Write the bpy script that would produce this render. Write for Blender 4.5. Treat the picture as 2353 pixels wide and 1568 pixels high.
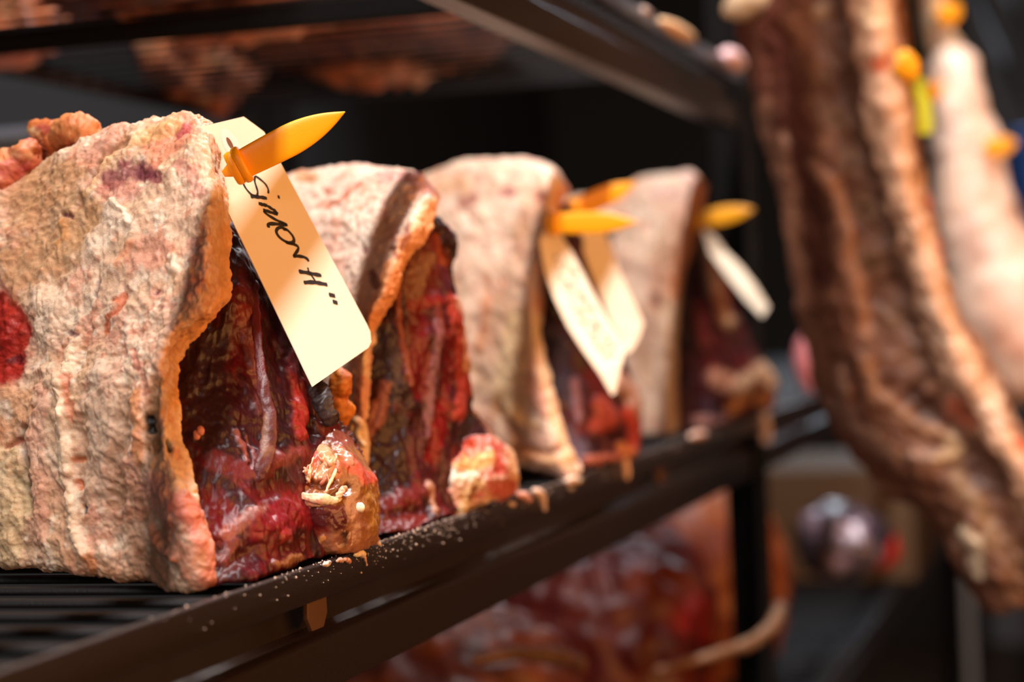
import bpy, bmesh, math, random
import numpy as np
from mathutils import Matrix, Vector

for o in list(bpy.data.objects):
    bpy.data.objects.remove(o, do_unlink=True)
S = bpy.context.scene
COL = S.collection
random.seed(7)

# ------------------------------------------------------------------ camera
# world: X runs along the rack away from the camera, Y into the shelves, Z up;
# Y=0 Z=0 is the front top edge of the shelf lip. metres.
F, CX, CY = 4570.0, 1176.5, 784.0          # focal length and centre in pixels of a 2353x1568 frame
VPX, VPY, ROLL = 2546.0, 683.0, math.radians(2.4)
def nrm(v): return v / np.linalg.norm(v)
_x = nrm(np.array([(VPX - CX) / F, (CY - VPY) / F, -1.0]))
_u = np.array([-math.sin(ROLL), math.cos(ROLL), 0.0])
_z = nrm(_u - _x * (_u @ _x))
_y = np.cross(_z, _x)
CM = np.stack([_x, _y, _z], 1)             # camera vector = CM @ world vector
CP = np.array([0.0, -0.30964, 0.09363])    # camera position
cam_data = bpy.data.cameras.new('camera')
cam = bpy.data.objects.new('camera', cam_data)
COL.objects.link(cam)
m4 = Matrix.Identity(4)
for i in range(3):
    for j in range(3):
        m4[i][j] = CM.T[i, j]
m4.translation = Vector(CP)
cam.matrix_world = m4
cam_data.sensor_width = 36.0
cam_data.lens = 36.0 * F / 2353.0
cam_data.clip_start = 0.02
cam_data.dof.use_dof = True
cam_data.dof.focus_distance = 0.825
cam_data.dof.aperture_fstop = 5.2
S.camera = cam

# ------------------------------------------------------------------ light
S.view_settings.view_transform = 'Standard'
S.view_settings.look = 'None'
S.view_settings.gamma = 1.0
S.view_settings.use_curve_mapping = False
S.view_settings.exposure = -0.14
world = bpy.data.worlds.new('cold_room_air')
S.world = world
world.use_nodes = True
bg = world.node_tree.nodes['Background']
bg.inputs[0].default_value = (0.55, 0.42, 0.33, 1)
bg.inputs[1].default_value = 0.025

def area(name, loc, target, sx, sy, power, col):
    d = bpy.data.lights.new(name, 'AREA')
    d.shape = 'RECTANGLE'; d.size = sx; d.size_y = sy
    d.energy = power; d.color = col
    o = bpy.data.objects.new(name, d); COL.objects.link(o)
    o.location = loc
    dirv = Vector(target) - Vector(loc)
    z = -dirv.normalized()
    x = Vector((1, 0, 0)); x = (x - z * x.dot(z)).normalized()
    y = z.cross(x)
    mm = Matrix((x, y, z)).transposed().to_4x4(); mm.translation = Vector(loc)
    o.matrix_world = mm
    return o
# ceiling tube along the rack front, a second tube row over the aisle, warm lamp across the aisle
area('ceiling_tube_light', (0.2, -0.115, 1.42), (0.4, 0.02, 0.1), 4.8, 0.05, 136, (1.0, 0.93, 0.90))
area('aisle_tube_light', (-2.8, -0.7, 0.95), (0.8, 0.05, 0.1), 1.2, 0.3, 14, (1.0, 0.92, 0.90))
area('far_tube_light', (4.4, 0.25, 1.6), (1.5, 0.0, 0.0), 3.0, 0.15, 44, (0.80, 0.88, 1.0))
area('warm_lamp_light', (0.45, -1.7, 0.25), (0.9, 0.05, 0.08), 2.2, 1.2, 44, (1.0, 0.42, 0.12))

# ------------------------------------------------------------------ helpers
def ray(px, py):
    return CM.T @ np.array([(px - CX) / F, (CY - py) / F, -1.0])
def at(px, py, X=None, Y=None, Z=None):
    r = ray(px, py)
    if X is not None: t = (X - CP[0]) / r[0]
    elif Y is not None: t = (Y - CP[1]) / r[1]
    else: t = (Z - CP[2]) / r[2]
    return CP + r * t
def proj(P):
    c = (np.asarray(P) - CP) @ CM.T
    return CX + F * c[..., 0] / -c[..., 2], CY - F * c[..., 1] / -c[..., 2]
def lin(c):
    c = np.asarray(c, float) / 255.0
    return np.where(c <= 0.04045, c / 12.92, ((c + 0.055) / 1.055) ** 2.4)

def _hash(ix, iy, iz, seed):
    h = (ix.astype(np.uint32) * np.uint32(374761393) + iy.astype(np.uint32) * np.uint32(668265263)
         + iz.astype(np.uint32) * np.uint32(2147483647) + np.uint32(seed * 144665 + 977))
    h = (h ^ (h >> np.uint32(13))) * np.uint32(1274126177)
    h = h ^ (h >> np.uint32(16))
    h = h * np.uint32(2246822519)
    return (h ^ (h >> np.uint32(15)))
def noise(P, scale, seed=0):
    """gradient noise in about -1..1, P (...,3) metres, scale in metres"""
    with np.errstate(over='ignore'):
        p = np.asarray(P) / scale + 100.37 + seed * 17.31
        i = np.floor(p).astype(np.int64); f = p - i
        u = f * f * f * (f * (f * 6 - 15) + 10)
        out = 0
        for dx in (0, 1):
            for dy in (0, 1):
                for dz in (0, 1):
                    h = _hash(i[..., 0] + dx, i[..., 1] + dy, i[..., 2] + dz, seed)
                    gx = ((h & np.uint32(1023)).astype(float) / 511.5 - 1)
                    gy = (((h >> np.uint32(10)) & np.uint32(1023)).astype(float) / 511.5 - 1)
                    gz = (((h >> np.uint32(20)) & np.uint32(1023)).astype(float) / 511.5 - 1)
                    d = gx * (f[..., 0] - dx) + gy * (f[..., 1] - dy) + gz * (f[..., 2] - dz)
                    wx = u[..., 0] if dx else 1 - u[..., 0]
                    wy = u[..., 1] if dy else 1 - u[..., 1]
                    wz = u[..., 2] if dz else 1 - u[..., 2]
                    out = out + d * wx * wy * wz
    return np.clip(out * 1.5, -1, 1)
def fbm(P, scale, octv=4, seed=0, gain=0.6):
    out = 0; a = 1.0
    for k in range(octv):
        out = out + a * noise(P, scale / 2 ** k, seed + k * 5); a *= gain
    return out
def smooth(a, b, x):
    t = np.clip((x - a) / (b - a), 0, 1); return t * t * (3 - 2 * t)

def cr_matrix(k, n):
    """catmull-rom interpolation matrix n x k"""
    W = np.zeros((n, k))
    for r in range(n):
        t = r / (n - 1) * (k - 1)
        i = min(int(t), k - 2); f = t - i
        w = [-.5 * f + f * f - .5 * f ** 3, 1 - 2.5 * f * f + 1.5 * f ** 3, .5 * f + 2 * f * f - 1.5 * f ** 3, -.5 * f * f + .5 * f ** 3]
        for d, ww in zip((-1, 0, 1, 2), w):
            j = i + d
            if j < 0: W[r, 0] += 2 * ww; W[r, 1] -= ww
            elif j > k - 1: W[r, k - 1] += 2 * ww; W[r, k - 2] -= ww
            else: W[r, j] += ww
    return W

def tag(o, label=None, cat=None, group=None, kind=None):
    if label: o['label'] = label
    if cat: o['category'] = cat
    if group: o['group'] = group
    if kind: o['kind'] = kind
    return o
def empty(name, loc, label=None, cat=None, group=None):
    o = bpy.data.objects.new(name, None); COL.objects.link(o)
    o.location = Vector([float(v) for v in loc]); o.empty_display_size = 0.02
    return tag(o, label, cat, group)
def link(name, me, parent=None, mats=()):
    for m in mats: me.materials.append(m)
    o = bpy.data.objects.new(name, me); COL.objects.link(o)
    if parent is not None:
        o.parent = parent
        o.matrix_parent_inverse = Matrix.Translation(-parent.location) if parent.type == 'EMPTY' else Matrix.Identity(4)
    return o
def mesh_np(name, V, Fs, col=None, smooth_=True):
    me = bpy.data.meshes.new(name)
    me.from_pydata([tuple(v) for v in V], [], Fs) if not isinstance(Fs, np.ndarray) else _fast(me, V, Fs)
    if col is not None:
        a = me.color_attributes.new('Col', 'FLOAT_COLOR', 'POINT')
        c = np.ones((len(V), 4)); c[:, :3] = np.clip(col, 0, 1)
        a.data.foreach_set('color', c.ravel().astype(np.float32))
    me.polygons.foreach_set('use_smooth', [smooth_] * len(me.polygons))
    me.update()
    return me
def _fast(me, V, Fq):
    n = len(V); q = len(Fq)
    me.vertices.add(n); me.vertices.foreach_set('co', np.asarray(V, np.float32).ravel())
    me.loops.add(q * 4); me.loops.foreach_set('vertex_index', Fq.astype(np.int32).ravel())
    me.polygons.add(q)
    me.polygons.foreach_set('loop_start', np.arange(0, q * 4, 4, dtype=np.int32))
    me.polygons.foreach_set('loop_total', np.full(q, 4, np.int32))
    me.update(calc_edges=True)

# ------------------------------------------------------------------ materials
def nodes(name):
    m = bpy.data.materials.new(name); m.use_nodes = True
    nt = m.node_tree
    return m, nt, nt.nodes['Principled BSDF']
def flesh(name, rough=0.5, bump=0.25, bscale=900, sss=0.0, spec=0.5, var=0.25, vscale=500, coat=0.0, radius=(0.006, 0.002, 0.001)):
    """vertex colour x fine noise, fine noise bump"""
    m, nt, b = nodes(name)
    at_ = nt.nodes.new('ShaderNodeVertexColor'); at_.layer_name = 'Col'
    tc = nt.nodes.new('ShaderNodeTexCoord')
    n1 = nt.nodes.new('ShaderNodeTexNoise'); n1.inputs['Scale'].default_value = vscale; n1.inputs['Detail'].default_value = 3
    nt.links.new(tc.outputs['Object'], n1.inputs['Vector'])
    mr = nt.nodes.new('ShaderNodeMapRange')
    mr.inputs['From Min'].default_value = 0.3; mr.inputs['From Max'].default_value = 0.7
    mr.inputs['To Min'].default_value = 1 - var; mr.inputs['To Max'].default_value = 1 + var
    nt.links.new(n1.outputs['Fac'], mr.inputs['Value'])
    mx = nt.nodes.new('ShaderNodeVectorMath'); mx.operation = 'SCALE'
    nt.links.new(at_.outputs['Color'], mx.inputs[0]); nt.links.new(mr.outputs['Result'], mx.inputs['Scale'])
    nt.links.new(mx.outputs['Vector'], b.inputs['Base Color'])
    n2 = nt.nodes.new('ShaderNodeTexNoise'); n2.inputs['Scale'].default_value = bscale; n2.inputs['Detail'].default_value = 4
    nt.links.new(tc.outputs['Object'], n2.inputs['Vector'])
    bp = nt.nodes.new('ShaderNodeBump'); bp.inputs['Strength'].default_value = bump; bp.inputs['Distance'].default_value = 0.001
    nt.links.new(n2.outputs['Fac'], bp.inputs['Height']); nt.links.new(bp.outputs['Normal'], b.inputs['Normal'])
    rr = nt.nodes.new('ShaderNodeMapRange')
    rr.inputs['To Min'].default_value = max(rough - 0.18, 0.05); rr.inputs['To Max'].default_value = min(rough + 0.18, 1)
    nt.links.new(n2.outputs['Fac'], rr.inputs['Value']); nt.links.new(rr.outputs['Result'], b.inputs['Roughness'])
    b.inputs['Specular IOR Level'].default_value = spec
    if sss:
        b.inputs['Subsurface Weight'].default_value = sss
        b.inputs['Subsurface Radius'].default_value = (1.0, 0.35, 0.15)
        b.inputs['Subsurface Scale'].default_value = radius[0]
    if coat:
        b.inputs['Coat Weight'].default_value = coat; b.inputs['Coat Roughness'].default_value = 0.2
    return m
def plain(name, c, rough=0.5, metal=0.0, bump=0.0, bscale=400, spec=0.5, var=0.0, transl=None):
    m, nt, b = nodes(name)
    col = [float(v) for v in lin(c)] + [1]
    b.inputs['Base Color'].default_value = col
    b.inputs['Roughness'].default_value = rough; b.inputs['Metallic'].default_value = metal
    b.inputs['Specular IOR Level'].default_value = spec
    if bump or var:
        tc = nt.nodes.new('ShaderNodeTexCoord')
        n = nt.nodes.new('ShaderNodeTexNoise'); n.inputs['Scale'].default_value = bscale; n.inputs['Detail'].default_value = 3
        nt.links.new(tc.outputs['Object'], n.inputs['Vector'])
        if bump:
            bp = nt.nodes.new('ShaderNodeBump'); bp.inputs['Strength'].default_value = bump; bp.inputs['Distance'].default_value = 0.0006
            nt.links.new(n.outputs['Fac'], bp.inputs['Height']); nt.links.new(bp.outputs['Normal'], b.inputs['Normal'])
        if var:
            cr = nt.nodes.new('ShaderNodeValToRGB')
            cr.color_ramp.elements[0].position = 0.3; cr.color_ramp.elements[1].position = 0.7
            cr.color_ramp.elements[0].color = [v * (1 - var) for v in col[:3]] + [1]
            cr.color_ramp.elements[1].color = [min(v * (1 + var), 1) for v in col[:3]] + [1]
            n3 = nt.nodes.new('ShaderNodeTexNoise'); n3.inputs['Scale'].default_value = bscale * 0.1; n3.inputs['Detail'].default_value = 5
            nt.links.new(tc.outputs['Object'], n3.inputs['Vector'])
            nt.links.new(n3.outputs['Fac'], cr.inputs['Fac']); nt.links.new(cr.outputs['Color'], b.inputs['Base Color'])
    return m

M_FAT = flesh('dry_aged_fat', rough=0.5, bump=0.35, bscale=700, sss=0.25, var=0.10, vscale=600, radius=(0.004, 0, 0))
M_LEAN = flesh('dry_aged_lean', rough=0.40, bump=0.16, bscale=500, spec=0.35, var=0.2, vscale=900)
M_GRIST = flesh('amber_gristle', rough=0.24, bump=0.2, bscale=500, sss=0.2, var=0.12, vscale=700, radius=(0.004, 0, 0))
M_BONE = flesh('bone_and_gristle', rough=0.4, bump=0.3, bscale=900, sss=0.15, var=0.12, vscale=700, radius=(0.003, 0, 0))
M_WET = flesh('moist_red_meat', rough=0.42, bump=0.1, bscale=200, spec=0.35, var=0.15, vscale=200)
M_HANG = flesh('hanging_carcass_meat', rough=0.5, bump=0.4, bscale=300, var=0.15, vscale=200)
M_STEEL = plain('brown_black_powder_coat', (32, 23, 19), rough=0.33, bump=0.6, bscale=1500, spec=0.35)
M_BAR = plain('black_coated_bar', (16, 15, 16), rough=0.55, bump=0.4, bscale=900, spec=0.2)
M_POST = plain('black_powder_coat', (14, 13, 13), rough=0.8, bump=0.3, bscale=900, spec=0.15)
M_PAPER = plain('manila_card', (238, 222, 198), rough=0.8, bump=0.15, bscale=1800, spec=0.2)
M_RING = plain('white_reinforcing_ring', (238, 226, 214), rough=0.6)
M_INK = plain('black_marker_ink', (38, 32, 34), rough=0.6)
M_YEL = plain('yellow_plastic', (255, 174, 6), rough=0.36, bump=0.08, bscale=600)
M_LIME = plain('lime_yellow_card', (190, 196, 40), rough=0.6)

# ------------------------------------------------------------------ sculpting tools
def polyd(px, py, pts):
    d = np.full(px.shape, 1e9); 
    if len(pts) == 1:
        return np.hypot(px - pts[0][0], py - pts[0][1])
    for (x0, y0), (x1, y1) in zip(pts[:-1], pts[1:]):
        dx, dy = x1 - x0, y1 - y0; L = dx * dx + dy * dy + 1e-9
        t = np.clip(((px - x0) * dx + (py - y0) * dy) / L, 0, 1)
        d = np.minimum(d, np.hypot(px - x0 - t * dx, py - y0 - t * dy))
    return d
def apply_feats(P, px, py, col, disp, feats, warp=10.0, wscale=0.012, seed=3):
    """feats: (points in photo pixels, half width in pixels, raise in mm, colour or None, strength, breakup 0..1)"""
    wx = px + warp * (noise(P, wscale, seed) + 0.6 * noise(P, wscale / 3, seed + 1))
    wy = py + warp * (noise(P, wscale, seed + 2) + 0.6 * noise(P, wscale / 3, seed + 3))
    brk = fbm(P, 0.009, 3, seed + 9)
    for ft in feats:
        pts, w, mm, c, s = ft[:5]; bk = ft[5] if len(ft) > 5 else 0.3
        d = polyd(wx, wy, pts)
        g = np.exp(-(d / w) ** 2)
        if mm: disp += mm * 0.001 * g
        if c is not None:
            a = s * smooth(0.12, 0.62, g * (1 + bk * brk) )
            col[:] = col * (1 - a[..., None]) + lin(c) * a[..., None]
    return col, disp

def patch(name, rows, nu, nv, parent, mat, palette, lumps=(), feats=(), ext=(0, 0.1, 0), shrink=0.85, edge=0.004,
          ragged=0.0, seed=1, warp=10.0, wscale=0.012, closed_steps=(0.15, 0.55, 1.0), aniso=(1, 1, 1), gain=1.0, fscale=1.0):
    """rows of (px,py,X) -> dense solid: sculpted front surface, extruded along ext and capped"""
    C = np.array([[at(p[0], p[1], X=p[2]) for p in r] for r in rows])
    K, L = C.shape[:2]
    A, B = cr_matrix(K, nv), cr_matrix(L, nu)
    G = np.einsum('ik,klc,jl->ijc', A, C, B)
    if ragged:
        e = np.stack([fbm(G, 0.012, 3, seed + 40 + k) for k in range(3)], -1)
        G = G + ragged * e
    px, py = proj(G)
    du = np.gradient(G, axis=1); dv = np.gradient(G, axis=0)
    N = np.cross(du, dv); N /= np.linalg.norm(N, axis=-1, keepdims=True) + 1e-12
    for _ in range(6):
        N[1:-1, 1:-1] = (N[1:-1, 1:-1] * 2 + N[:-2, 1:-1] + N[2:, 1:-1] + N[1:-1, :-2] + N[1:-1, 2:])
    N /= np.linalg.norm(N, axis=-1, keepdims=True) + 1e-12
    mid = N[nv // 2, nu // 2]
    if mid @ (CP - G[nv // 2, nu // 2]) < 0: N = -N
    Ga = G * np.array(aniso)
    col = np.broadcast_to(lin(palette[0]), G.shape).copy()
    for k, (c, sc, lo, hi, s) in enumerate(palette[1:]):
        a = s * smooth(lo, hi, fbm(Ga, sc, 4, seed * 31 + 7 * k))
        col = col * (1 - a[..., None]) + lin(c) * a[..., None]
    disp = np.zeros(G.shape[:2])
    for k, (sc, mm, kind) in enumerate(lumps):
        n = fbm(Ga, sc, 3, seed * 13 + 3 * k)
        if kind == 'r': n = 1 - 2 * np.abs(n)          # ridged
        if kind == 'b': n = np.abs(n) * 2 - 0.5        # billowed
        disp += mm * 0.001 * n
    feats = [(f[0], f[1], f[2] * fscale) + tuple(f[3:]) for f in feats]
    col, disp = apply_feats(G, px, py, col, disp, feats, warp, wscale, seed + 3)
    if edge:
        su = np.linalg.norm(du, axis=-1); sv = np.linalg.norm(dv, axis=-1)
        cu = np.cumsum(su, 1); cu2 = cu[:, -1:] - cu
        cv = np.cumsum(sv, 0); cv2 = cv[-1:, :] - cv
        dd = np.minimum(np.minimum(cu, cu2), np.minimum(cv, cv2))
        t = 1 - np.clip(dd / edge, 0, 1)
        disp -= edge * (1 - np.sqrt(np.clip(1 - t * t, 0, 1)))
    V = G + N * disp[..., None]
    return finish_solid(name, V, col * gain, ext, shrink, closed_steps, parent, mat)

def finish_solid(name, V, col, ext, shrink, steps, parent, mat):
    nv, nu = V.shape[:2]
    idx = np.arange(nv * nu).reshape(nv, nu)
    q = np.stack([idx[:-1, :-1], idx[1:, :-1], idx[1:, 1:], idx[:-1, 1:]], -1).reshape(-1, 4)
    loop = np.concatenate([idx[0, :], idx[1:, -1], idx[-1, -2::-1], idx[-2:0:-1, 0]])
    Vs = [V.reshape(-1, 3)]; Cs = [col.reshape(-1, 3)]
    base = nv * nu; prev = loop; n = len(loop)
    P0 = V.reshape(-1, 3)[loop]; c0 = col.reshape(-1, 3)[loop]; cen = P0.mean(0)
    Fs = [q]
    for s in steps:
        f = 1 - (1 - shrink) * s
        P = cen + (P0 - cen) * f + np.array(ext) * s
        Vs.append(P); Cs.append(c0)
        cur = np.arange(base, base + n); base += n
        Fs.append(np.stack([prev, np.roll(prev, -1), np.roll(cur, -1), cur], -1))
        prev = cur
    Vs.append((cen + np.array(ext))[None]); Cs.append(c0.mean(0)[None])
    ctr = base
    k = n // 2
    ev = prev[0:2 * k:2]; od = prev[1:2 * k:2]
    nx = np.roll(prev, -2)[0:2 * k:2]
    Fs.append(np.stack([ev, od, nx, np.full(k, ctr)], -1))
    Vall = np.concatenate(Vs); Call = np.concatenate(Cs); Fall = np.concatenate(Fs)
    me = mesh_np(name, Vall, Fall, Call)
    # consistent outward normals
    bm = bmesh.new(); bm.from_mesh(me); bmesh.ops.recalc_face_normals(bm, faces=bm.faces); bm.to_mesh(me); bm.free()
    return link(name, me, parent, [mat])

def tube(name, pts, radii, parent, mat, palette, nu=28, nv=60, lumps=(), feats=(), flat=1.0, seed=5, warp=6.0, wscale=0.01, xyz=False, updir=None):
    """closed tapering strand through (px,py,X) points; flat = thickness/width ratio across the view"""
    C = np.array([p if xyz else at(p[0], p[1], X=p[2]) for p in pts], float)
    k = len(C)
    W = cr_matrix(k, nv)
    L = W @ C; R = np.clip(W @ np.array(radii, float), 1e-5, None)
    T = np.gradient(L, axis=0); T /= np.linalg.norm(T, axis=1, keepdims=True)
    ref = np.array(updir, float) if updir is not None else nrm(CP - L.mean(0))
    Nn = ref - T * (T @ ref)[:, None]; Nn /= np.linalg.norm(Nn, axis=1, keepdims=True)
    B = np.cross(T, Nn)
    a = np.linspace(0, 2 * np.pi, nu, endpoint=False)
    # rounded ends
    s = np.linspace(0, 1, nv); tot = np.linalg.norm(np.diff(L, axis=0), axis=1).sum()
    e = np.minimum(s, 1 - s) * tot
    cap = np.sqrt(np.clip(1 - (1 - np.clip(e / np.maximum(R, 1e-6), 0, 1)) ** 2, 0, 1)); cap = np.maximum(cap, 0.02)
    ring = (np.cos(a)[None, :, None] * Nn[:, None] * flat + np.sin(a)[None, :, None] * B[:, None])
    G = L[:, None] + ring * (R * cap)[:, None, None]
    nr = ring / np.linalg.norm(ring, axis=-1, keepdims=True)
    px, py = proj(G)
    col = np.broadcast_to(lin(palette[0]), G.shape).copy()
    for i, (c, sc, lo, hi, st) in enumerate(palette[1:]):
        w = st * smooth(lo, hi, fbm(G, sc, 4, seed * 31 + 7 * i))
        col = col * (1 - w[..., None]) + lin(c) * w[..., None]
    disp = np.zeros(G.shape[:2])
    for i, (sc, mm, kind) in enumerate(lumps):
        n = fbm(G, sc, 3, seed * 13 + 3 * i)
        if kind == 'r': n = 1 - 2 * np.abs(n)
        if kind == 'b': n = np.abs(n) * 2 - 0.5
        disp += mm * 0.001 * n
    col, disp = apply_feats(G, px, py, col, disp, feats, warp, wscale, seed)
    disp *= cap[:, None]
    V = (G + nr * disp[..., None]).reshape(-1, 3)
    idx = np.arange(nv * nu).reshape(nv, nu); r = np.roll(idx, -1, 1)
    q = np.stack([idx[:-1], r[:-1], r[1:], idx[1:]], -1).reshape(-1, 4)
    n0 = nv * nu
    V = np.concatenate([V, L[:1] , L[-1:]]); cc = np.concatenate([col.reshape(-1, 3), col[0].mean(0)[None], col[-1].mean(0)[None]])
    h = nu // 2
    c1 = np.stack([idx[0, 0::2], np.full(h, n0), r[0, 1::2], idx[0, 1::2]], -1)
    c2 = np.stack([idx[-1, 0::2], idx[-1, 1::2], r[-1, 1::2], np.full(h, n0 + 1)], -1)
    me = mesh_np(name, V, np.concatenate([q, c1, c2]), cc)
    bm = bmesh.new(); bm.from_mesh(me); bmesh.ops.recalc_face_normals(bm, faces=bm.faces); bm.to_mesh(me); bm.free()
    return link(name, me, parent, [mat])

def lump(name, cen, rad, parent, mat, palette, lumps, feats=(), n=64, seed=9, rot=0.0, power=2.0, warp=8.0, wscale=0.03, gain=1.0):
    """sculpted super-ellipsoid"""
    u = np.linspace(0, 2 * np.pi, n * 2, endpoint=False); v = np.linspace(0.02, np.pi - 0.02, n)
    uu, vv = np.meshgrid(u, v)
    D = np.stack([np.sin(vv) * np.cos(uu), np.sin(vv) * np.sin(uu), np.cos(vv)], -1)
    k = (np.abs(D) ** power).sum(-1, keepdims=True) ** (-1 / power)
    Q = D * k * np.array(rad)
    c, s = math.cos(rot), math.sin(rot)
    Rm = np.array([[c, -s, 0], [s, c, 0], [0, 0, 1]])
    G = Q @ Rm.T + np.array(cen)
    nr = (D / np.array(rad)); nr /= np.linalg.norm(nr, axis=-1, keepdims=True); nr = nr @ Rm.T
    px, py = proj(G)
    col = np.broadcast_to(lin(palette[0]), G.shape).copy()
    for i, (cc, sc, lo, hi, st) in enumerate(palette[1:]):
        w = st * smooth(lo, hi, fbm(G, sc, 4, seed * 31 + 7 * i))
        col = col * (1 - w[..., None]) + lin(cc) * w[..., None]
    disp = np.zeros(G.shape[:2])
    for i, (sc, mm, kind) in enumerate(lumps):
        nn = fbm(G, sc, 3, seed * 13 + 3 * i)
        if kind == 'r': nn = 1 - 2 * np.abs(nn)
        if kind == 'b': nn = np.abs(nn) * 2 - 0.5
        disp += mm * 0.001 * nn
    col, disp = apply_feats(G, px, py, col, disp, feats, warp, wscale, seed)
    col = col * gain
    V = (G + nr * disp[..., None])
    nvv, nuu = V.shape[:2]
    idx = np.arange(nvv * nuu).reshape(nvv, nuu); r = np.roll(idx, -1, 1)
    q = np.stack([idx[:-1], idx[1:], r[1:], r[:-1]], -1).reshape(-1, 4)
    V2 = np.concatenate([V.reshape(-1, 3), V[0].mean(0)[None], V[-1].mean(0)[None]])
    c2 = np.concatenate([col.reshape(-1, 3), col[0].mean(0)[None], col[-1].mean(0)[None]])
    n0 = nvv * nuu
    t1 = np.stack([idx[0, 0::2], idx[0, 1::2], r[0, 1::2], np.full(nuu // 2, n0)], -1)
    t2 = np.stack([idx[-1, 0::2], np.full(nuu // 2, n0 + 1), r[-1, 1::2], idx[-1, 1::2]], -1)
    me = mesh_np(name, V2, np.concatenate([q, t1, t2]), c2)
    bm = bmesh.new(); bm.from_mesh(me); bmesh.ops.recalc_face_normals(bm, faces=bm.faces); bm.to_mesh(me); bm.free()
    return link(name, me, parent, [mat])

def prism(name, prof, axis, a, b, parent, mat, bevel=0.0):
    """closed profile polygon (2-d) swept along an axis from a to b. axis 'x': profile (y,z); 'y': (x,z); 'z': (x,y)"""
    bm = bmesh.new()
    def mk(p, t):
        if axis == 'x': return (t, p[0], p[1])
        if axis == 'y': return (p[0], t, p[1])
        return (p[0], p[1], t)
    A = [bm.verts.new(mk(p, a)) for p in prof]; B = [bm.verts.new(mk(p, b)) for p in prof]
    n = len(prof)
    for i in range(n):
        bm.faces.new((A[i], A[(i + 1) % n], B[(i + 1) % n], B[i]))
    bm.faces.new(A[::-1]); bm.faces.new(B)
    if bevel:
        bmesh.ops.bevel(bm, geom=list(bm.edges), offset=bevel, segments=3, affect='EDGES', profile=0.6)
    bmesh.ops.recalc_face_normals(bm, faces=bm.faces)
    me = bpy.data.meshes.new(name); bm.to_mesh(me); bm.free()
    me.polygons.foreach_set('use_smooth', [True] * len(me.polygons)); me.set_sharp_from_angle(angle=0.9)
    return link(name, me, parent, [mat])
def box(name, lo, hi, parent, mat, bevel=0.0):
    return prism(name, [(lo[0], lo[1]), (hi[0], lo[1]), (hi[0], hi[1]), (lo[0], hi[1])], 'z', lo[2], hi[2], parent, mat, bevel)

# ================================================================== the setting
M_WALLD = plain('dark_cold_room_wall', (26, 22, 20), rough=0.8, bump=0.2, bscale=60)
M_WALLG = plain('grey_painted_door', (104, 108, 114), rough=0.9, bump=0.1, bscale=40)
M_FLOOR = plain('brown_stained_floor', (74, 58, 44), rough=0.6, bump=0.2, bscale=80, var=0.3)
tag(box('floor', (-3.0, -3.2, -1.05), (7.0, 1.6, -1.0), None, M_FLOOR), kind='structure')
tag(box('wall_back', (-3.0, 1.5, -1.0), (7.0, 1.6, 2.2), None, M_WALLD), kind='structure')
tag(box('wall_end', (6.6, -3.2, -1.0), (6.7, 1.5, 2.2), None, M_WALLD), kind='structure')

# ================================================================== shelving rack
rack = empty('shelving_rack', (1.0, 0.25, -1.0), 'dark brown metal shelving rack with slatted shelves holding the meat', 'shelving rack')
XA, XP, XE = -0.40, 1.80, 4.15          # near end in use, upright, far upright
DEP = 0.50
BARMESH = {}
def shelf(z0, xa, xb):
    """slatted shelf: lip frame with separate bars; z0 = lip top"""
    prof = [(0, z0), (0.0035, z0), (0.0035, z0 - 0.0115), (0.009, z0 - 0.0115), (0.009, z0 - 0.0145), (0, z0 - 0.0145)]
    sh = prism('slatted_shelf', prof, 'x', xa, xb, rack, M_STEEL, 0.0011)
    prism('back_lip', [(DEP, z0), (DEP - .0035, z0), (DEP - .0035, z0 - .0145), (DEP, z0 - .0145)], 'x', xa, xb, sh, M_STEEL, 0.0008)
    for xx in (0.30, 1.19, 2.3):
        if xa < xx < xb:
            prism('cross_support', [(xx - .006, z0 - .012), (xx + .006, z0 - .012), (xx + .006, z0 - .027), (xx - .006, z0 - .027)], 'y', 0.02, DEP, sh, M_POST, 0.002)
    n = int((xb - xa) / 0.034)
    for i in range(n):
        x = xa + 0.017 + i * 0.034
        if 'b' not in BARMESH:
            o = prism('bar', [(-.0048, -.0048), (-.0034, -.0032), (.0034, -.0032), (.0048, -.0048), (.0040, -.0062), (-.0040, -.0062)], 'y', 0.004, DEP - 0.004, sh, M_BAR, 0.0008)
            BARMESH['b'] = o.data
        else:
            o = bpy.data.objects.new('bar', BARMESH['b']); COL.objects.link(o); o.parent = sh
        o.location = (x, 0, z0)
    return sh
def beam(z0, xa, xb):
    p = [(0.0140, z0 - .017), (0.0165, z0 - .017), (0.0165, z0 - .0315), (0.0090, z0 - .0345), (0.0090, z0 - .0518),
         (0.0225, z0 - .0518), (0.0225, z0 - .0548), (0.006, z0 - .0548), (0.006, z0 - .0352), (0.0062, z0 - .0340), (0.0068, z0 - .0329), (0.0077, z0 - .0321), (0.0088, z0 - .0316), (0.0102, z0 - .0311), (0.0140, z0 - .0285)]
    return prism('shelf_beam', p, 'x', xa, xb, rack, M_STEEL, 0.0)
for z0 in (0.0, 0.317):
    shelf(z0, XA, XP - 0.002); beam(z0, XA - 0.1, XP)
shelf(-0.317, XA, XP - 0.002); beam(-0.317, XA, XP)
shelf(-0.317, XP + 0.06, XE); beam(-0.317, XP + 0.05, XE)
shelf(0.0, XP + 0.06, XE); beam(0.0, XP + 0.05, XE)
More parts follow.
